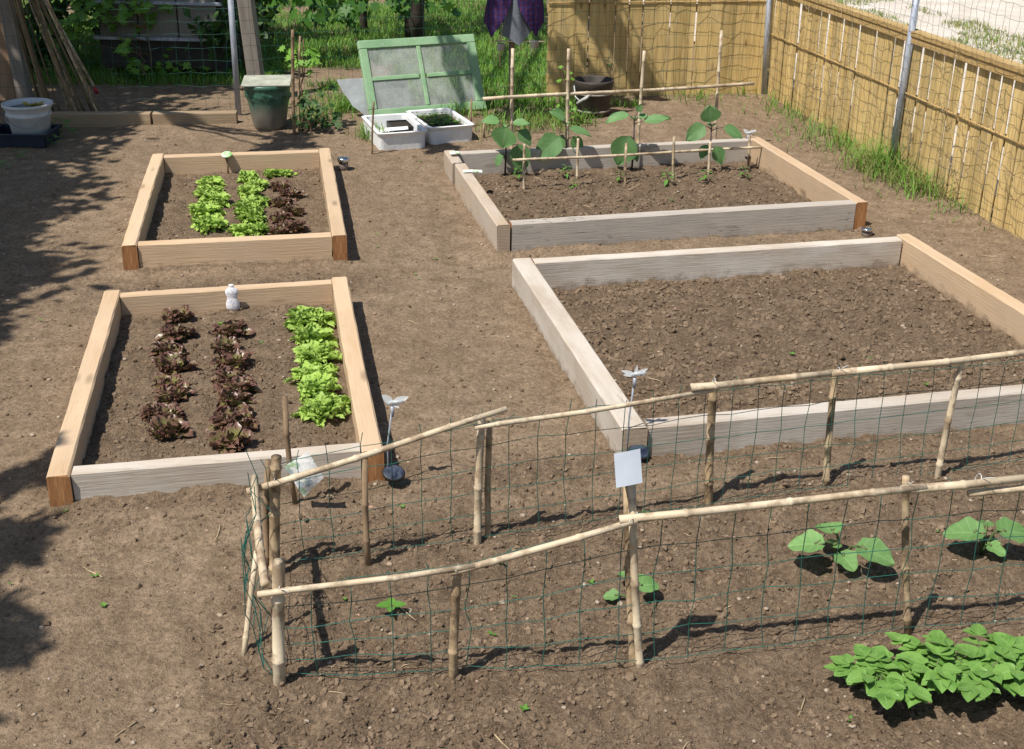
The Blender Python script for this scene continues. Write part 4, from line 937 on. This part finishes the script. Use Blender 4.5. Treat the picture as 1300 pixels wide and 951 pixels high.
# scarecrow: shirt and cloth on a pole
def plaid():
    t = NT('purple_plaid_cloth'); v = t.co(); s_ = t.n('ShaderNodeSeparateXYZ'); t.l(v, s_.inputs[0])
    a = t.math('FRACT', t.math('MULTIPLY', s_.outputs[0], 26)); b = t.math('FRACT', t.math('MULTIPLY', s_.outputs[2], 26))
    m1 = t.ramp(a, [(.0, 0.), (.3, 0.), (.34, 1.), (.5, 1.), (.54, 0.)]); m2 = t.ramp(b, [(.0, 0.), (.3, 0.), (.34, 1.), (.5, 1.), (.54, 0.)])
    col = t.mix(t.math('MULTIPLY', m1, .7), (.045, .024, .085), (.15, .035, .065)); col = t.mix(t.math('MULTIPLY', m2, .6), col, (.035, .04, .14))
    t.col(col); t.set(.9, spec=.1); t.bump(t.noise(v, 14, 3), .5, .03); return t.m
g = gp(651, 153); t = thing('scarecrow', 'scarecrow of purple plaid shirt and grey cloth on a pole', 'scarecrow', g)
mb = MB(); mb.tube([(-.012, 0, -.05), (-.008, .004, .55), (0, .0, 1.30)], [.019, .017, .015], 8); mb.build('pole', M_STICK, t)
mb = MB(); mb.tube([(-.018, .045, -.05), (-.03, .035, .70)], [.012, .012], 6); mb.build('grey_slat', M_OLDWOOD, t)
mb = MB(); mb.tube([(-.55, .02, 1.17), (.55, .0, 1.2)], .013, 8); mb.build('crossbar', M_BAMBOO, t)
def shirt(u, v):      # u round the body, v from hem to neck; unbuttoned at the front
    a = -pi/2+.10+(2*pi-.2)*u; hem = float(np.interp(u, [0, .04, .12, .25, .5, .75, .88, .96, 1], [.93, .82, .665, .77, .74, .77, .655, .80, .93])); z = hem+(1.2-hem)*v
    rx = .225+.018*sin(a*5+v*3)*(1-v)-.06*v**2; ry = .115+.02*sin(a*6+2+v*2)*(1-v)
    return V3(cos(a)*rx, sin(a)*ry, z)
mb = MB(); mb.sheet(shirt, 44, 18)
for sx in (-1, 1):
    def slv(u, v, sx=sx):
        a = 2*pi*u; r = .075-.02*v+.006*sin(a*3+v*9); x = sx*(.10+.40*v); return V3(x, cos(a)*r*.8, 1.155+sin(a)*r-.05*v*(1 if sin(a) < 0 else .2))
    mb.sheet(slv, 16, 10)
mb.build('shirt', plaid(), t)
M_DENIM = plain('grey_denim_cloth', (.13, .145, .17), .9, var=.3, scale=90, bump=.3)
mb = MB(); yc = g[1]-.07
cl = [aty(637, 45, yc)-g, aty(659, 57, yc)-g, aty(677, 38, yc)-g, aty(669, -2, yc)-g, aty(643, 0, yc)-g]
def cloth(u, v):
    lo = cl[0]*(1-2*u)+cl[1]*2*u if u < .5 else cl[1]*(2-2*u)+cl[2]*(2*u-1); hi = cl[4]*(1-u)+cl[3]*u
    return lo*(1-v)+hi*v+V3(0, .02*sin(u*9)-.02*sin(pi*u), 0)
mb.sheet(cloth, 16, 8); mb.sheet(lambda u, v: cloth(1-u, v)+V3(0, .012, 0), 16, 8); mb.build('grey_cloth', M_DENIM, t)
s0, s1 = aty(628, 52, g[1]-.05)-g, aty(692, 53, g[1]-.05)-g
mb = MB(); mb.tube([s0, s1], .006, 6); mb.build('lower_stick', M_BAMBOO, t)
tin0, tin1 = aty(636, 55, g[1]-.06)-g, aty(678.5, 51, g[1]-.06)-g
M_TIN = plain('dull_tin', (.38, .39, .40), .35, .7, var=.25, scale=30)
for tp_, kind, lab in ((tin0, 0, 'small grey tin with cane hanging left under the scarecrow'), (tin1, 1, 'crumpled pale tin hanging right under the scarecrow')):
    o = thing('hanging_tin', lab, 'tin', g+tp_, 'tins hanging from the scarecrow'); mb = MB()
    mb.lathe([(.0001, -.055), (.026, -.055), (.03, -.05), (.03, -.005), (.031, -.002), (.026, -.004), (.024, -.045)], n=18, fn=(lambda a, z, r: .007*sin(a*3+z*90)) if kind else None); mb.build('tin_body', M_TIN, o)
    mb = MB()
    if kind == 0: mb.tube([(.0, 0, .17), (-.005, .0, .02), (-.008, .004, -.18)], .005, 6); mb.build('clapper_cane', M_BAMBOO, o)
    else: mb.tube([(0, 0, 0), (-.01, 0, -.05), (-.03, 0, -.11)], .003, 5); mb.build('clapper_string', M_ZIP, o)

# slatted timber fences
def slat_fence(label, A, B, hgt, seed, pitch=.138, gap=(.013, .026), thick=(.006, .009)):
    rr = random.Random(seed); A = np.array(A, float); B = np.array(B, float); d = nrm(B-A); n = V3(d[1], -d[0], 0); L = np.linalg.norm(B-A); t = thing('wooden_fence', label, 'fence', (A+B)/2, 'slatted wooden fences'); o0 = (A+B)/2
    t.rotation_euler = (0, 0, math.atan2(d[1], d[0])); mb = MB(); k = int(L/pitch)
    for i in range(k+1):
        x = -L/2+pitch*(i+.5); w = pitch-rr.uniform(*gap); wt = w-rr.uniform(.003, .014); ln = rr.uniform(-.010, .010); z1 = hgt-rr.uniform(.0, .03); th = rr.uniform(*thick); y0 = rr.uniform(-.004, .004)
        bow = rr.uniform(-.006, .006); vs = []; m = 5
        for j in range(m+1):
            v = j/m; ww = w+(wt-w)*max(0, (v-.45)/.55); zz = -.04+(z1+.04)*v
            for (sx, sy) in ((-1, -1), (1, -1), (1, 1), (-1, 1)): vs.append((x+ln*v+sx*ww/2+bow*sin(pi*v), y0+sy*th/2, zz))
        fs = [(3, 2, 1, 0), tuple(range(m*4, m*4+4))]
        for j in range(m):
            for q_ in range(4): a = j*4+q_; b = j*4+(q_+1) % 4; fs.append((a, b, b+4, a+4))
        mb.add(vs, fs, 0, smooth=False)
    o = mb.build('slat_panel', M_SLATV, t)
    for z, hh, th, y, nm, m in ((hgt*.57, .013, .007, -.013, 'rail', M_SLATRAIL), (hgt*.53, .07, .035, .028, 'back_rail', M_SLATRAIL), (hgt*.12, .07, .035, .028, 'back_rail', M_SLATRAIL), (hgt+.004, .035, .085, .006, 'cap_rail', M_SLATRAIL), (hgt-.035, .05, .018, -.020, 'top_batten', M_SLATRAIL)):
        m_ = MB(); m_.box((0, 0, 0), (L, th, hh), None, 0, .003); m_.build(nm, m, t, loc=(0, y, z))
    for q_ in range(int(L/1.75)+1):
        x = -L/2+.2+q_*1.75
        if x > L/2: break
        m_ = MB(); m_.box((0, 0, 0), (.09, .07, hgt+.05), None, 0, .005); m_.build('post', M_SLATRAIL, t, loc=(x, .082, (hgt-.05)/2))
    return t
def slatv():        # grain runs up the slat, each slat its own tone
    t = NT('golden_slat_upright'); v = t.co('Object', (7, 7, .8)); g1 = t.noise(v, 4, 5, .6, .6); f1 = t.noise(t.co('Object', (90, 90, 4)), 1.4, 4)
    col = t.ramp(t.math('ADD', t.math('MULTIPLY', g1, .65), t.math('MULTIPLY', f1, .35)), [(.33, (.46, .31, .115)), (.52, (.61, .44, .185)), (.7, (.69, .52, .25))])
    vo = t.n('ShaderNodeTexVoronoi'); vo.inputs['Scale'].default_value = 1.; t.l(t.co('Object', (8, 8, 3.2)), vo.inputs['Vector'])
    col = t.mix(t.math('MULTIPLY', t.ramp(vo.outputs['Distance'], [(.06, 1.), (.16, 0.)]), .65), col, (.16, .08, .03))
    col = t.mix(t.ramp(t.noise(t.co('Object', (3, 3, 1.2)), 2.2, 5, .65), [(.48, 0.), (.72, .4)]), col, (.36, .29, .18))
    cr = t.n('ShaderNodeTexWhiteNoise', noise_dimensions='1D'); s_ = t.n('ShaderNodeSeparateXYZ'); t.l(t.n('ShaderNodeTexCoord').outputs['Object'], s_.inputs[0])
    t.l(t.math('FLOOR', t.math('DIVIDE', s_.outputs[0], .138)), cr.inputs['W'])
    hs = t.n('ShaderNodeHueSaturation'); t.l(t.math('ADD', t.math('MULTIPLY', cr.outputs[0], .34), .80), hs.inputs['Value']); t.l(col, hs.inputs['Color'])
    t.col(hs.outputs[0]); t.set(.75, spec=.2); t.bump(f1, .35, .004); return t.m
M_SLATV = slatv()
slat_fence('golden slatted fence receding along the right edge beside the gravel', FA, FBX, .935, 5)
BF0, BF1 = V3(.275, 10.66, 0), V3(2.20, 10.92, 0)
slat_fence('golden slatted fence across the back, behind the dark tub', BF0, BF1, 1.42, 9, .118, (.001, .008), (.010, .016))

# wire netting with steel posts
def steel_post(name, base, top, parent, r=.026):
    o0 = np.array(parent.location); mb = MB(); b = np.array(base)-o0; q_ = np.array(top)-o0; mb.tube([b-V3(0, 0, .05), q_], r, 12)
    mb.lathe([(r*1.1, -.012), (r*1.12, 0), (r*.6, .01), (.0001, .012)], q_, 12); return mb.build(name, M_GALV, parent)
n_in = nrm(V3((FB-FA)[1], -(FB-FA)[0], 0)); n_in = n_in if n_in[0] < 0 else -n_in
t = thing('wire_fence', 'grey wire netting on steel posts before the right slatted fence', 'fence', FA+n_in*.06, 'wire netting fences')
b0 = at(970, 120); steel_post('post', b0, aty(979.5, -60, b0[1]), t); b1 = at(1131, 213); steel_post('post', b1, aty(1170, -45, b1[1]), t, .024)
wire_mesh('wire_netting', [FA+n_in*.05, FBX+n_in*.05], lambda s_: .02, lambda s_: 1.30, .075, 15, .0011, M_WIREGREY, t, .005, 21, 0, 3)
mb = MB(); rr = random.Random(4); d = nrm(FB-FA)
for k in range(46):         # dead bindweed stems tangled in the netting
    s0 = rr.uniform(.1, 4.2); z = rr.uniform(.25, .95); p = FA+d*s0+n_in*.06; pts = []
    for j in range(9): p = p+d*rr.uniform(-.04, .06)+n_in*rr.uniform(-.012, .012); z += rr.uniform(-.06, .05); pts.append(V3(p[0], p[1], max(.05, z))-np.array(t.location))
    mb.tube(pts, .0016, 3, cap=False)
mb.build('dead_stems', M_STRAW, t)['kind'] = 'stuff'
LP = at(303, 146)
t = thing('wire_fence', 'green wire netting on a steel post along the back of the garden', 'fence', LP, 'wire netting fences')
steel_post('post', LP, aty(288.5, -60, LP[1]-.03), t, .024)
wire_mesh('wire_netting', [V3(-4.4, 9.72, 0), LP+V3(0, .03, 0), V3(.27, 10.58, 0), V3(2.18, 10.84, 0)], lambda s_: .03, lambda s_: 1.25, .10, 12, .0013, M_WIREG, t, .005, 31, 0, 3)

# low beams at the back left
for (ax, ay, bx, by, lab) in ((62, 159, 191, 158.5, 'low timber beam on the ground, end nearest the white bucket'), (194, 158.5, 300, 157, 'low timber beam on the ground, end nearest the steel post')):
    a, b = at(ax, ay), at(bx, by); L = np.linalg.norm(b-a); c = (a+b)/2; tag(warp_board(None, L, .085, .13, ax).build('timber_beam', [M_BEAM, M_BEAM], loc=(c[0], c[1]+.043, .025), rot=(0, 0, math.atan2(b[1]-a[1], b[0]-a[0]))), lab, 'beam', 'low timber beams')
# white bucket on a dark tray
g = gp(30, 181); M_TRAY = plain('dark_blue_tray_plastic', (.018, .026, .045), .4, var=.2)
t = thing('storage_tray', 'dark blue plastic tray under the white bucket', 'tray', g); mb = MB(); w_, d_, h_ = .42, .30, .09
for (x, y, sx, sy) in ((0, -d_/2, w_, .012), (0, d_/2, w_, .012), (-w_/2, 0, .012, d_-.012), (w_/2, 0, .012, d_-.012)): mb.box((x, y, h_/2), (sx, sy, h_))
mb.box((0, 0, .012), (w_-.013, d_-.013, .012)); mb.build('tray_body', M_TRAY, t)
mb = MB(); mb.box((0, -d_/2-.012, h_), (w_+.05, .02, .012)); mb.box((0, d_/2+.012, h_), (w_+.05, .02, .012)); mb.box((-w_/2-.015, 0, h_), (.018, d_+.004, .012)); mb.box((w_/2+.015, 0, h_), (.018, d_+.004, .012)); mb.build('tray_rim', M_TRAY, t)
M_BUCK = plain('dirty_white_plastic', (.55, .55, .54), .5, var=.15, scale=8)
t.location = (g[0], g[1]+.02, g[2])
g2 = V3(g[0]+.03, g[1]+.10, g[2]+.021); t = thing('bucket', 'dirty white bucket with a yellow rag, standing in the dark tray', 'bucket', g2); mb = MB()
mb.lathe([(.0001, 0), (.125, 0), (.135, .01), (.152, .16), (.160, .165), (.162, .185), (.158, .187), (.158, .20), (.176, .235), (.182, .24), (.182, .255), (.172, .257), (.155, .21), (.13, .02), (.0001, .02)], n=36); mb.build('bucket_body', M_BUCK, t)
mb = MB(); mb.tube([V3(-.165*cos(a), -.17*abs(sin(a))*1.0, .20-.10*sin(a)) for a in np.linspace(.0, pi, 14)], .003, 5); mb.build('handle', M_GALV, t)
mb = MB(); mb.lathe([(.165, .215), (.0001, .21)], n=24); mb.build('water', plain('murky_water', (.10, .09, .07), .15, var=.2), t)
mb = MB(); rr = random.Random(8)
for k in range(16):
    a = rr.random()*6.3; p = V3(.05+rr.uniform(-.05, .06), -.02+rr.uniform(-.04, .04), .235); mb.leaf(p, p+V3(cos(a)*.06, sin(a)*.06, rr.uniform(-.01, .03)), (0, 0, 1), .04, nu=3, nv=4)
tag(mb.build('yellow_rag', plain('dull_yellow_cloth', (.36, .29, .05), .8, var=.4), loc=g2+V3(0, 0, .005)), 'dull yellow rag lying over the rim of the white bucket', 'rag')
# old post and board at far left
p0 = at(34, 132); p1 = aty(3, -20, p0[1]+.12); mb = MB(); ax_ = p1-p0; mb.box((0, 0, 0), (np.linalg.norm(ax_)+.1, .11, .09), None, 0, .006); o = mb.build('old_post', M_OLDWOOD, loc=(p0+p1)/2); o.rotation_euler = Matrix(axes(ax_, V3(0, -1, .2)).tolist()).to_euler(); tag(o, 'dark weathered wooden post leaning behind the white bucket', 'post')
p0 = at(12, 128)+V3(-.05, .1, 0); p1 = aty(-6, -30, p0[1]+.05); ax_ = p1-p0; mb = MB(); mb.box((0, 0, 0), (np.linalg.norm(ax_)+.1, .20, .03), None, 0, .004); o = mb.build('leaning_board', wood('brown_board', (.34, .23, .15), (.22, .14, .09), .4), loc=(p0+p1)/2); o.rotation_euler = Matrix(axes(ax_, V3(0, -1, .1)).tolist()).to_euler(); tag(o, 'flat brown board standing at the far left behind the old post', 'board')
# bundle of canes leaning to the left
for k in range(24):
    bx = random.uniform(52, 132); yb = 9.62+.35*random.random(); b = aty(bx, 138, yb); b[2] = H(b[0], b[1])
    f_ = (bx-52)/80; tp = aty(12+34*f_+random.uniform(-9, 9), -25, yb+.28)
    o = cane_part('bamboo_cane', b, b+(tp-b)*random.uniform(1.1, 1.5), random.uniform(.007, .011), None, M_OLDCANE if k % 4 else M_BAMBOOD, bend=.02, node=.2, r2=.006); tag(o, 'dry cane in the bundle leaning left behind the low beam', 'cane', 'canes leaning in a bundle')
b = aty(120, 112, 10.3); b[2] = .12; o = cane_part('broom_handle', b, aty(45, -20, 10.45), .014, None, M_BAMBOO, bend=.01, node=5); tag(o, 'thick pale pole with red end resting across the canes', 'pole')
mb = MB(); d_ = nrm(aty(45, -20, 10.45)-b); mb.tube([b-d_*.05, b+d_*.01], [.016, .016], 8); mb.build('red_end', plain('red_plastic_end', (.35, .03, .025), .4, var=.1), o)
# thick grey wooden post behind the pot, yellow cane
g = at(325, 128); mb = MB(); mb.box((0, 0, 0), (1.5, .13, .12), None, 0, .012); o = mb.build('wooden_post', M_OLDWOOD, loc=(g[0]-.02, g[1]+.02, .70)); o.rotation_euler = Matrix(axes(V3(-.06, 0, 1), V3(0, -1, 0)).tolist()).to_euler(); tag(o, 'thick grey wooden post standing behind the green pot', 'post')
g = at(249, 88); o = cane_part('yellow_cane', sub(g, .05), aty(242, -20, g[1]), .008, None, plain('yellow_cane_skin', (.45, .31, .05), .5, var=.2), bend=.01); tag(o, 'thin yellow cane upright before the grey hutch', 'cane')

# grey panelled hutch behind the netting
c = V3(-3.22, 11.75, 0); t = thing('hutch', 'low grey panelled hutch with metal rails behind the netting', 'hutch', c); ya = rad(-4); t.rotation_euler = (0, 0, ya)
M_PAN = wood('grey_panel_board', (.25, .235, .20), (.17, .16, .135), .0)
for k, x in enumerate((-.37, .0, .37)):
    mb = MB(); mb.box((0, 0, 0), (.355, .02, .62), None, 0, .003); mb.build('panel', M_PAN, t, loc=(x, -.40, .66))
mb = MB(); mb.box((0, 0, .52), (1.14, .76, .88)); mb.build('body', plain('dark_hutch_boards', (.05, .045, .04), .9), t)
for z in (.36, .68): mb = MB(); mb.box((0, 0, 0), (1.22, .03, .03), None, 0, .004); mb.build('metal_rail', M_GALV, t, loc=(0, -.425, z))
mb = MB(); mb.box((0, 0, 0), (1.3, .95, .03)); mb.build('roof', M_GALV, t, loc=(0, 0, 1.0))
for sx in (-1, 1):
    for sy in (-1, 1): mb = MB(); mb.box((0, 0, 0), (.06, .06, .36)); mb.build('leg', M_OLDWOOD, t, loc=(sx*.52, sy*.32, .17))

# ------------------------------------------------------------------ trees, vines and hedge
def star_leaf(mb, c, d, n, s, mi=0):
    d = nrm(d); n = np.array(n, float); x = nrm(np.cross(d, n)); nn = np.cross(x, d); c = np.array(c, float)
    ring = [(0, -.05), (.28, -.12), (.22, .12), (.55, .18), (.34, .38), (.40, .62), (.16, .58), (0, 1.0), (-.16, .58), (-.40, .62), (-.34, .38), (-.55, .18), (-.22, .12), (-.28, -.12)]
    vs = [c+d*.3*s-nn*.06*s]+[c+x*a*s+d*b*s-nn*(abs(a)*.15+b*b*.12)*s for a, b in ring]; k = len(ring)
    mb.add(vs, [(0, i+1, (i+1) % k+1) for i in range(k)], mi, [(.5, .3)]+[(a+.5, b) for a, b in ring])
def crown_np(name, centers, n, size, mat, parent, seed):
    """leaf sized faces spread unevenly through lobes of a crown"""
    r_ = np.random.default_rng(seed); P = []
    o0 = np.array(parent.location)
    tot = sum(c[3]**2 for c in centers)
    for (x, y, z, R, fl) in centers:
        m = int(n*R**2/tot); ncl = max(6, int(m/45)); cl = r_.normal(size=(ncl, 3)); cl /= np.linalg.norm(cl, axis=1)[:, None]; cl *= (R*(.35+.65*r_.random(ncl)**.5))[:, None]
        q = cl[r_.integers(0, ncl, m)]+r_.normal(size=(m, 3))*R*.14; q[:, 2] *= fl; P.append(q+np.array([x, y, z]))
    P = np.concatenate(P)-o0; m = len(P); d = r_.normal(size=(m, 3)); d[:, 2] -= .3; d /= np.linalg.norm(d, axis=1)[:, None]; nn = r_.normal(size=(m, 3))*.6+np.array([0, 0, 1.]); x = np.cross(d, nn); x /= np.linalg.norm(x, axis=1)[:, None]; S = size*(.6+.8*r_.random(m))
    V = np.stack([P, P+d*(S*.5)[:, None]+x*(S*.32)[:, None], P+d*S[:, None], P+d*(S*.5)[:, None]-x*(S*.32)[:, None]], 1)
    o = npmesh(name, V.reshape(-1, 3), np.arange(4*m).reshape(-1, 4), mat, False); o.parent = parent; return o
def limb(mb, A, B, r0, r1, wob, rr, n=6, sides=7):
    A = np.array(A, float); B = np.array(B, float); pts = [A+(B-A)*k/n+V3(rr.gauss(0, wob), rr.gauss(0, wob), rr.gauss(0, wob*.4))*(0 < k < n) for k in range(n+1)]
    mb.tube(pts, [r0+(r1-r0)*k/n for k in range(n+1)], sides); return pts
def tree(label, base, top, r, lobes, n, size, mat, seed, extra=None):
    rr = random.Random(seed); base = np.array(base, float); t = thing('tree', label, 'tree', base, 'trees round the garden'); mb = MB(); top = np.array(top, float)
    limb(mb, (0, 0, -.1), top-base, r, r*.55, r*.12, rr, 9, 12)
    for (x, y, z, R, fl) in lobes:
        s0 = (top-base)*rr.uniform(.6, .98); limb(mb, s0, V3(x, y, z)-base, r*.42, r*.12, .06, rr)
        for _ in range(4): e = V3(x, y, z)-base+V3(rr.gauss(0, R*.55), rr.gauss(0, R*.55), rr.gauss(0, R*.4)); limb(mb, s0*.3+(V3(x, y, z)-base)*.7, e, r*.15, .008, .04, rr, 4, 5)
    mb.build('trunk', M_BARK, t); crown_np('crown', lobes, n, size, mat, t, seed)
    return t
# big tree left of the garden: its crown hangs above the frame and throws the dappled shade
tree('spreading tree at the left, crown above the picture, shading the left edge', (-6.2, 5.6, 0), (-6.1, 5.6, 3.2), .17, [(-5.85, 7.15, 4.0, 1.05, .6), (-5.3, 5.75, 4.0, .9, .6), (-5.0, 4.5, 4.0, .8, .6), (-4.72, 3.5, 4.0, .65, .6), (-6.3, 6.2, 4.7, 1.1, .6)], 22000, .14, M_CROWN, 41)
tree('bushy tree left of the near ground, crown above the picture', (-5.2, 1.6, 0), (-5.1, 1.6, 3.0), .12, [(-3.28, 2.42, 3.6, .28, .5), (-4.2, 2.3, 3.8, .6, .6), (-3.04, 1.72, 3.6, .2, .4), (-3.12, 1.36, 3.6, .2, .4), (-4.2, 1.3, 3.9, .6, .6)], 2700, .13, M_CROWN, 42)
tree('large tree at back left, crown above the hutch', (-6.2, 10.4, 0), (-6.0, 10.2, 3.0), .16, [(-5.3, 8.4, 4.0, .85, .6), (-4.9, 10.1, 4.0, .95, .6), (-5.9, 9.6, 4.4, 1.2, .6), (-3.2, 7.75, 3.6, .24, .5), (-4.5, 11.2, 4.0, .7, .6), (-5.9, 11.3, 4.0, .8, .6)], 11000, .14, M_CROWN, 43)
tree('dark trunked tree standing behind the green window sash', (-1.08, 13.35, 0), (-1.0, 13.4, 3.2), .112, [(-1.2, 13.9, 4.3, .9, .6), (-.5, 13.2, 4.0, .6, .6), (-.55, 9.5, 3.5, .40, .45), (-.2, 10.0, 3.4, .34, .45), (-1.45, 8.95, 3.5, .36, .5), (-2.0, 7.75, 3.6, .2, .5)], 3000, .14, M_CROWN, 44)
def maple():
    base = at(466, 46); rr = random.Random(5); t = thing('tree', 'slender maple with low leafy branches hanging behind the stakes', 'tree', base, 'trees round the garden'); mb = MB(); top = V3(-.05, -.1, 2.6)
    limb(mb, (0, 0, -.1), top, .042, .03, .012, rr, 9, 9); ml = MB()
    br = [((372, 8), 12.2), ((395, 22), 12.1), ((420, 5), 12.4), ((440, 26), 12.3), ((402, 30), 12.0), ((455, 6), 12.8), ((480, 4), 13.0), ((505, 8), 12.7), ((530, 3), 12.6), ((552, 8), 12.5), ((400, 10), 12.3), ((365, -8), 12.2), ((430, 18), 12.2), ((515, 14), 12.9), ((352, -2), 12.0)]
    for (px, py), Y in br:
        e = aty(px, py, Y)-base; s0 = V3(-.02, -.05, rr.uniform(1.5, 2.3)); limb(mb, s0, e+V3(0, 0, .05), .014, .004, .05, rr, 6, 5)
        for _ in range(11):
            c = e+V3(rr.gauss(0, .12), rr.gauss(0, .12), rr.gauss(.10, .07)); a = rr.random()*6.3
            star_leaf(ml, c, (cos(a)*.6, sin(a)*.6, -.6), (rr.gauss(0, .4), -.6, 1), rr.uniform(.09, .15))
    for _ in range(420):
        c = V3(rr.gauss(-.2, .55), rr.gauss(-.5, .6), 2.35+abs(rr.gauss(0, .5))); a = rr.random()*6.3; star_leaf(ml, c, (cos(a), sin(a), -.5), (rr.gauss(0, .5), rr.gauss(0, .5), 1), rr.uniform(.10, .16))
    mb.build('trunk', M_BARK, t); ml.build('crown', M_MAPLE, t)
maple()
def sapling(name, label, cat, px, py, tx, ty, leaves, mat, seed, sz=.075):
    g = gp(px, py); rr = random.Random(seed); t = thing(name, label, cat, g); ms = MB(); ml = MB(); top = aty(tx, ty, g[1])-g
    pts = limb(ms, (0, 0, -.03), top, .008, .004, .012, rr, 8, 5)
    for (lx, ly, k) in leaves:
        e = aty(lx, ly, g[1]+rr.uniform(-.08, .08))-g; s0 = min(pts, key=lambda p: abs(p[2]-max(.05, e[2]-.08))); ms.tube([s0, (s0+e)/2+V3(0, 0, .02), e], [.004, .003, .002], 4)
        for _ in range(k):
            a = rr.random()*6.3; c = e+V3(rr.gauss(0, .045), rr.gauss(0, .04), rr.gauss(0, .04)); star_leaf(ml, c, (cos(a), sin(a)*.7, rr.uniform(-.7, .2)), (rr.gauss(0, .3), -.8, 1), sz*rr.uniform(.7, 1.25))
    ms.build('stem', M_TWIG, t); ml.build('leaves', mat, t)
sapling('vine', 'vine climbing the netting with bright lobed leaves at top left', 'vine', 192, 100, 178, -35, [(60, 20, 7), (70, 52, 7), (140, 30, 7), (158, 20, 8), (130, -4, 9), (192, 20, 6), (206, 8, 7), (95, 12, 10), (105, 22, 10), (82, 36, 8), (92, 44, 9), (112, 30, 6), (125, 18, 6), (120, 5, 8), (135, 8, 6), (152, 6, 6), (165, 4, 8), (170, 12, 5), (172, 36, 5), (182, 3, 5), (108, -6, 8), (150, -10, 8)], M_VINE, 3, .095)
sapling('young_shrub', 'small leafy shrub at the foot of the vine stems', 'shrub', 185, 103, 176, 58, [(165, 58, 5), (172, 78, 7), (160, 52, 4), (180, 84, 6), (168, 66, 4)], M_VINE, 4, .08)
sapling('young_shrub', 'spreading leafy shrub under the grey hutch', 'shrub', 212, 97, 215, 66, [(205, 82, 7), (215, 68, 6), (225, 62, 5), (235, 80, 6), (222, 88, 7), (250, 86, 5), (208, 72, 4), (200, 90, 5)], M_VINE, 6, .08)
sapling('young_shrub', 'young sapling between the stakes beside the pot', 'shrub', 384, 164, 385, 50, [(372, 72, 4), (385, 68, 4), (398, 70, 4), (390, 78, 3), (380, 62, 3)], M_VINE, 7, .085)
sapling('young_shrub', 'leafy weed clump behind the brown stake', 'shrub', 392, 168, 395, 120, [(388, 130, 9), (398, 138, 9), (392, 148, 9), (402, 152, 8), (385, 155, 7), (405, 128, 6), (412, 148, 6), (420, 144, 5)], M_DARKLEAF, 8, .06)
sapling('young_shrub', 'ivy like creeper climbing the back fence', 'creeper', 758, 118, 757, -10, [(745, 8, 6), (752, 3, 6), (756, 22, 5), (760, 36, 5), (757, 52, 6), (762, 66, 6), (756, 80, 4), (768, 75, 3), (735, 4, 4)], M_DARKLEAF, 9, .055)
sapling('young_shrub', 'tall weed twining up the second tall cane', 'weed', 727, 160, 716, 84, [(718, 90, 3), (715, 100, 3), (722, 136, 5), (730, 148, 6), (738, 150, 6), (725, 150, 5)], M_VINE, 10, .045)
def hedge(label, lobes, n, seed, base):
    rr = random.Random(seed); t = thing('hedge', label, 'hedge', base, 'dark hedges behind the garden'); mb = MB(); o0 = np.array(base)
    for (x, y, z, R, fl) in lobes:
        for _ in range(3): limb(mb, V3(x+rr.gauss(0, .1), y, 0)-o0, V3(x+rr.gauss(0, R*.5), y+rr.gauss(0, .2), z+R*.4)-o0, .02, .006, .03, rr, 5, 5)
    mb.build('stems', M_BARK, t); crown_np('foliage', lobes, n, .10, M_DARKLEAF, t, seed)
hedge('dark hedge behind the grey hutch at top left', [(-4.75, 11.5, .55, .55, 1), (-4.3, 11.75, .5, .5, 1), (-5.6, 12.2, .9, .9, 1), (-4.9, 12.6, 1.0, .9, 1), (-4.1, 13.0, 1.0, .9, 1), (-3.3, 13.2, 1.0, .8, 1), (-2.7, 13.3, .8, .6, 1)], 5200, 61, (-4.2, 12.8, 0))
hedge('scrubby dark bush between the hutch and the wooden post', [(-2.55, 11.5, .6, .42, 1.3), (-2.7, 11.9, 1.0, .45, 1.2)], 520, 62, (-2.6, 11.6, 0))

# ------------------------------------------------------------------ light
SV = nrm(V3(-.755*cos(rad(61)), -.656*cos(rad(61)), sin(rad(61))))
wd = bpy.data.worlds.new('World'); scene.world = wd; wd.use_nodes = True; nt = wd.node_tree; bg = nt.nodes['Background']
sk = nt.nodes.new('ShaderNodeTexSky'); sk.sky_type = 'NISHITA'; sk.sun_disc = False; sk.sun_elevation = rad(61); sk.sun_rotation = math.atan2(SV[0], SV[1]); sk.air_density = 1.2; sk.dust_density = 1.
nt.links.new(sk.outputs[0], bg.inputs[0]); bg.inputs[1].default_value = .075
sl = bpy.data.lights.new('sun', 'SUN'); sl.energy = 4.5; sl.angle = rad(.53); sl.color = (1., .95, .87); so = bpy.data.objects.new('sun', sl); COL.objects.link(so)
so.rotation_euler = Vector((-SV).tolist()).to_track_quat('-Z', 'Y').to_euler()
vs_ = scene.view_settings; vs_.view_transform = 'Standard'; vs_.look = 'None'; vs_.exposure = .42; vs_.gamma = 1.
scene.render.engine = 'CYCLES'; scene.cycles.max_bounces = 8; scene.cycles.transparent_max_bounces = 12
scene.render.resolution_x = 1024; scene.render.resolution_y = 749
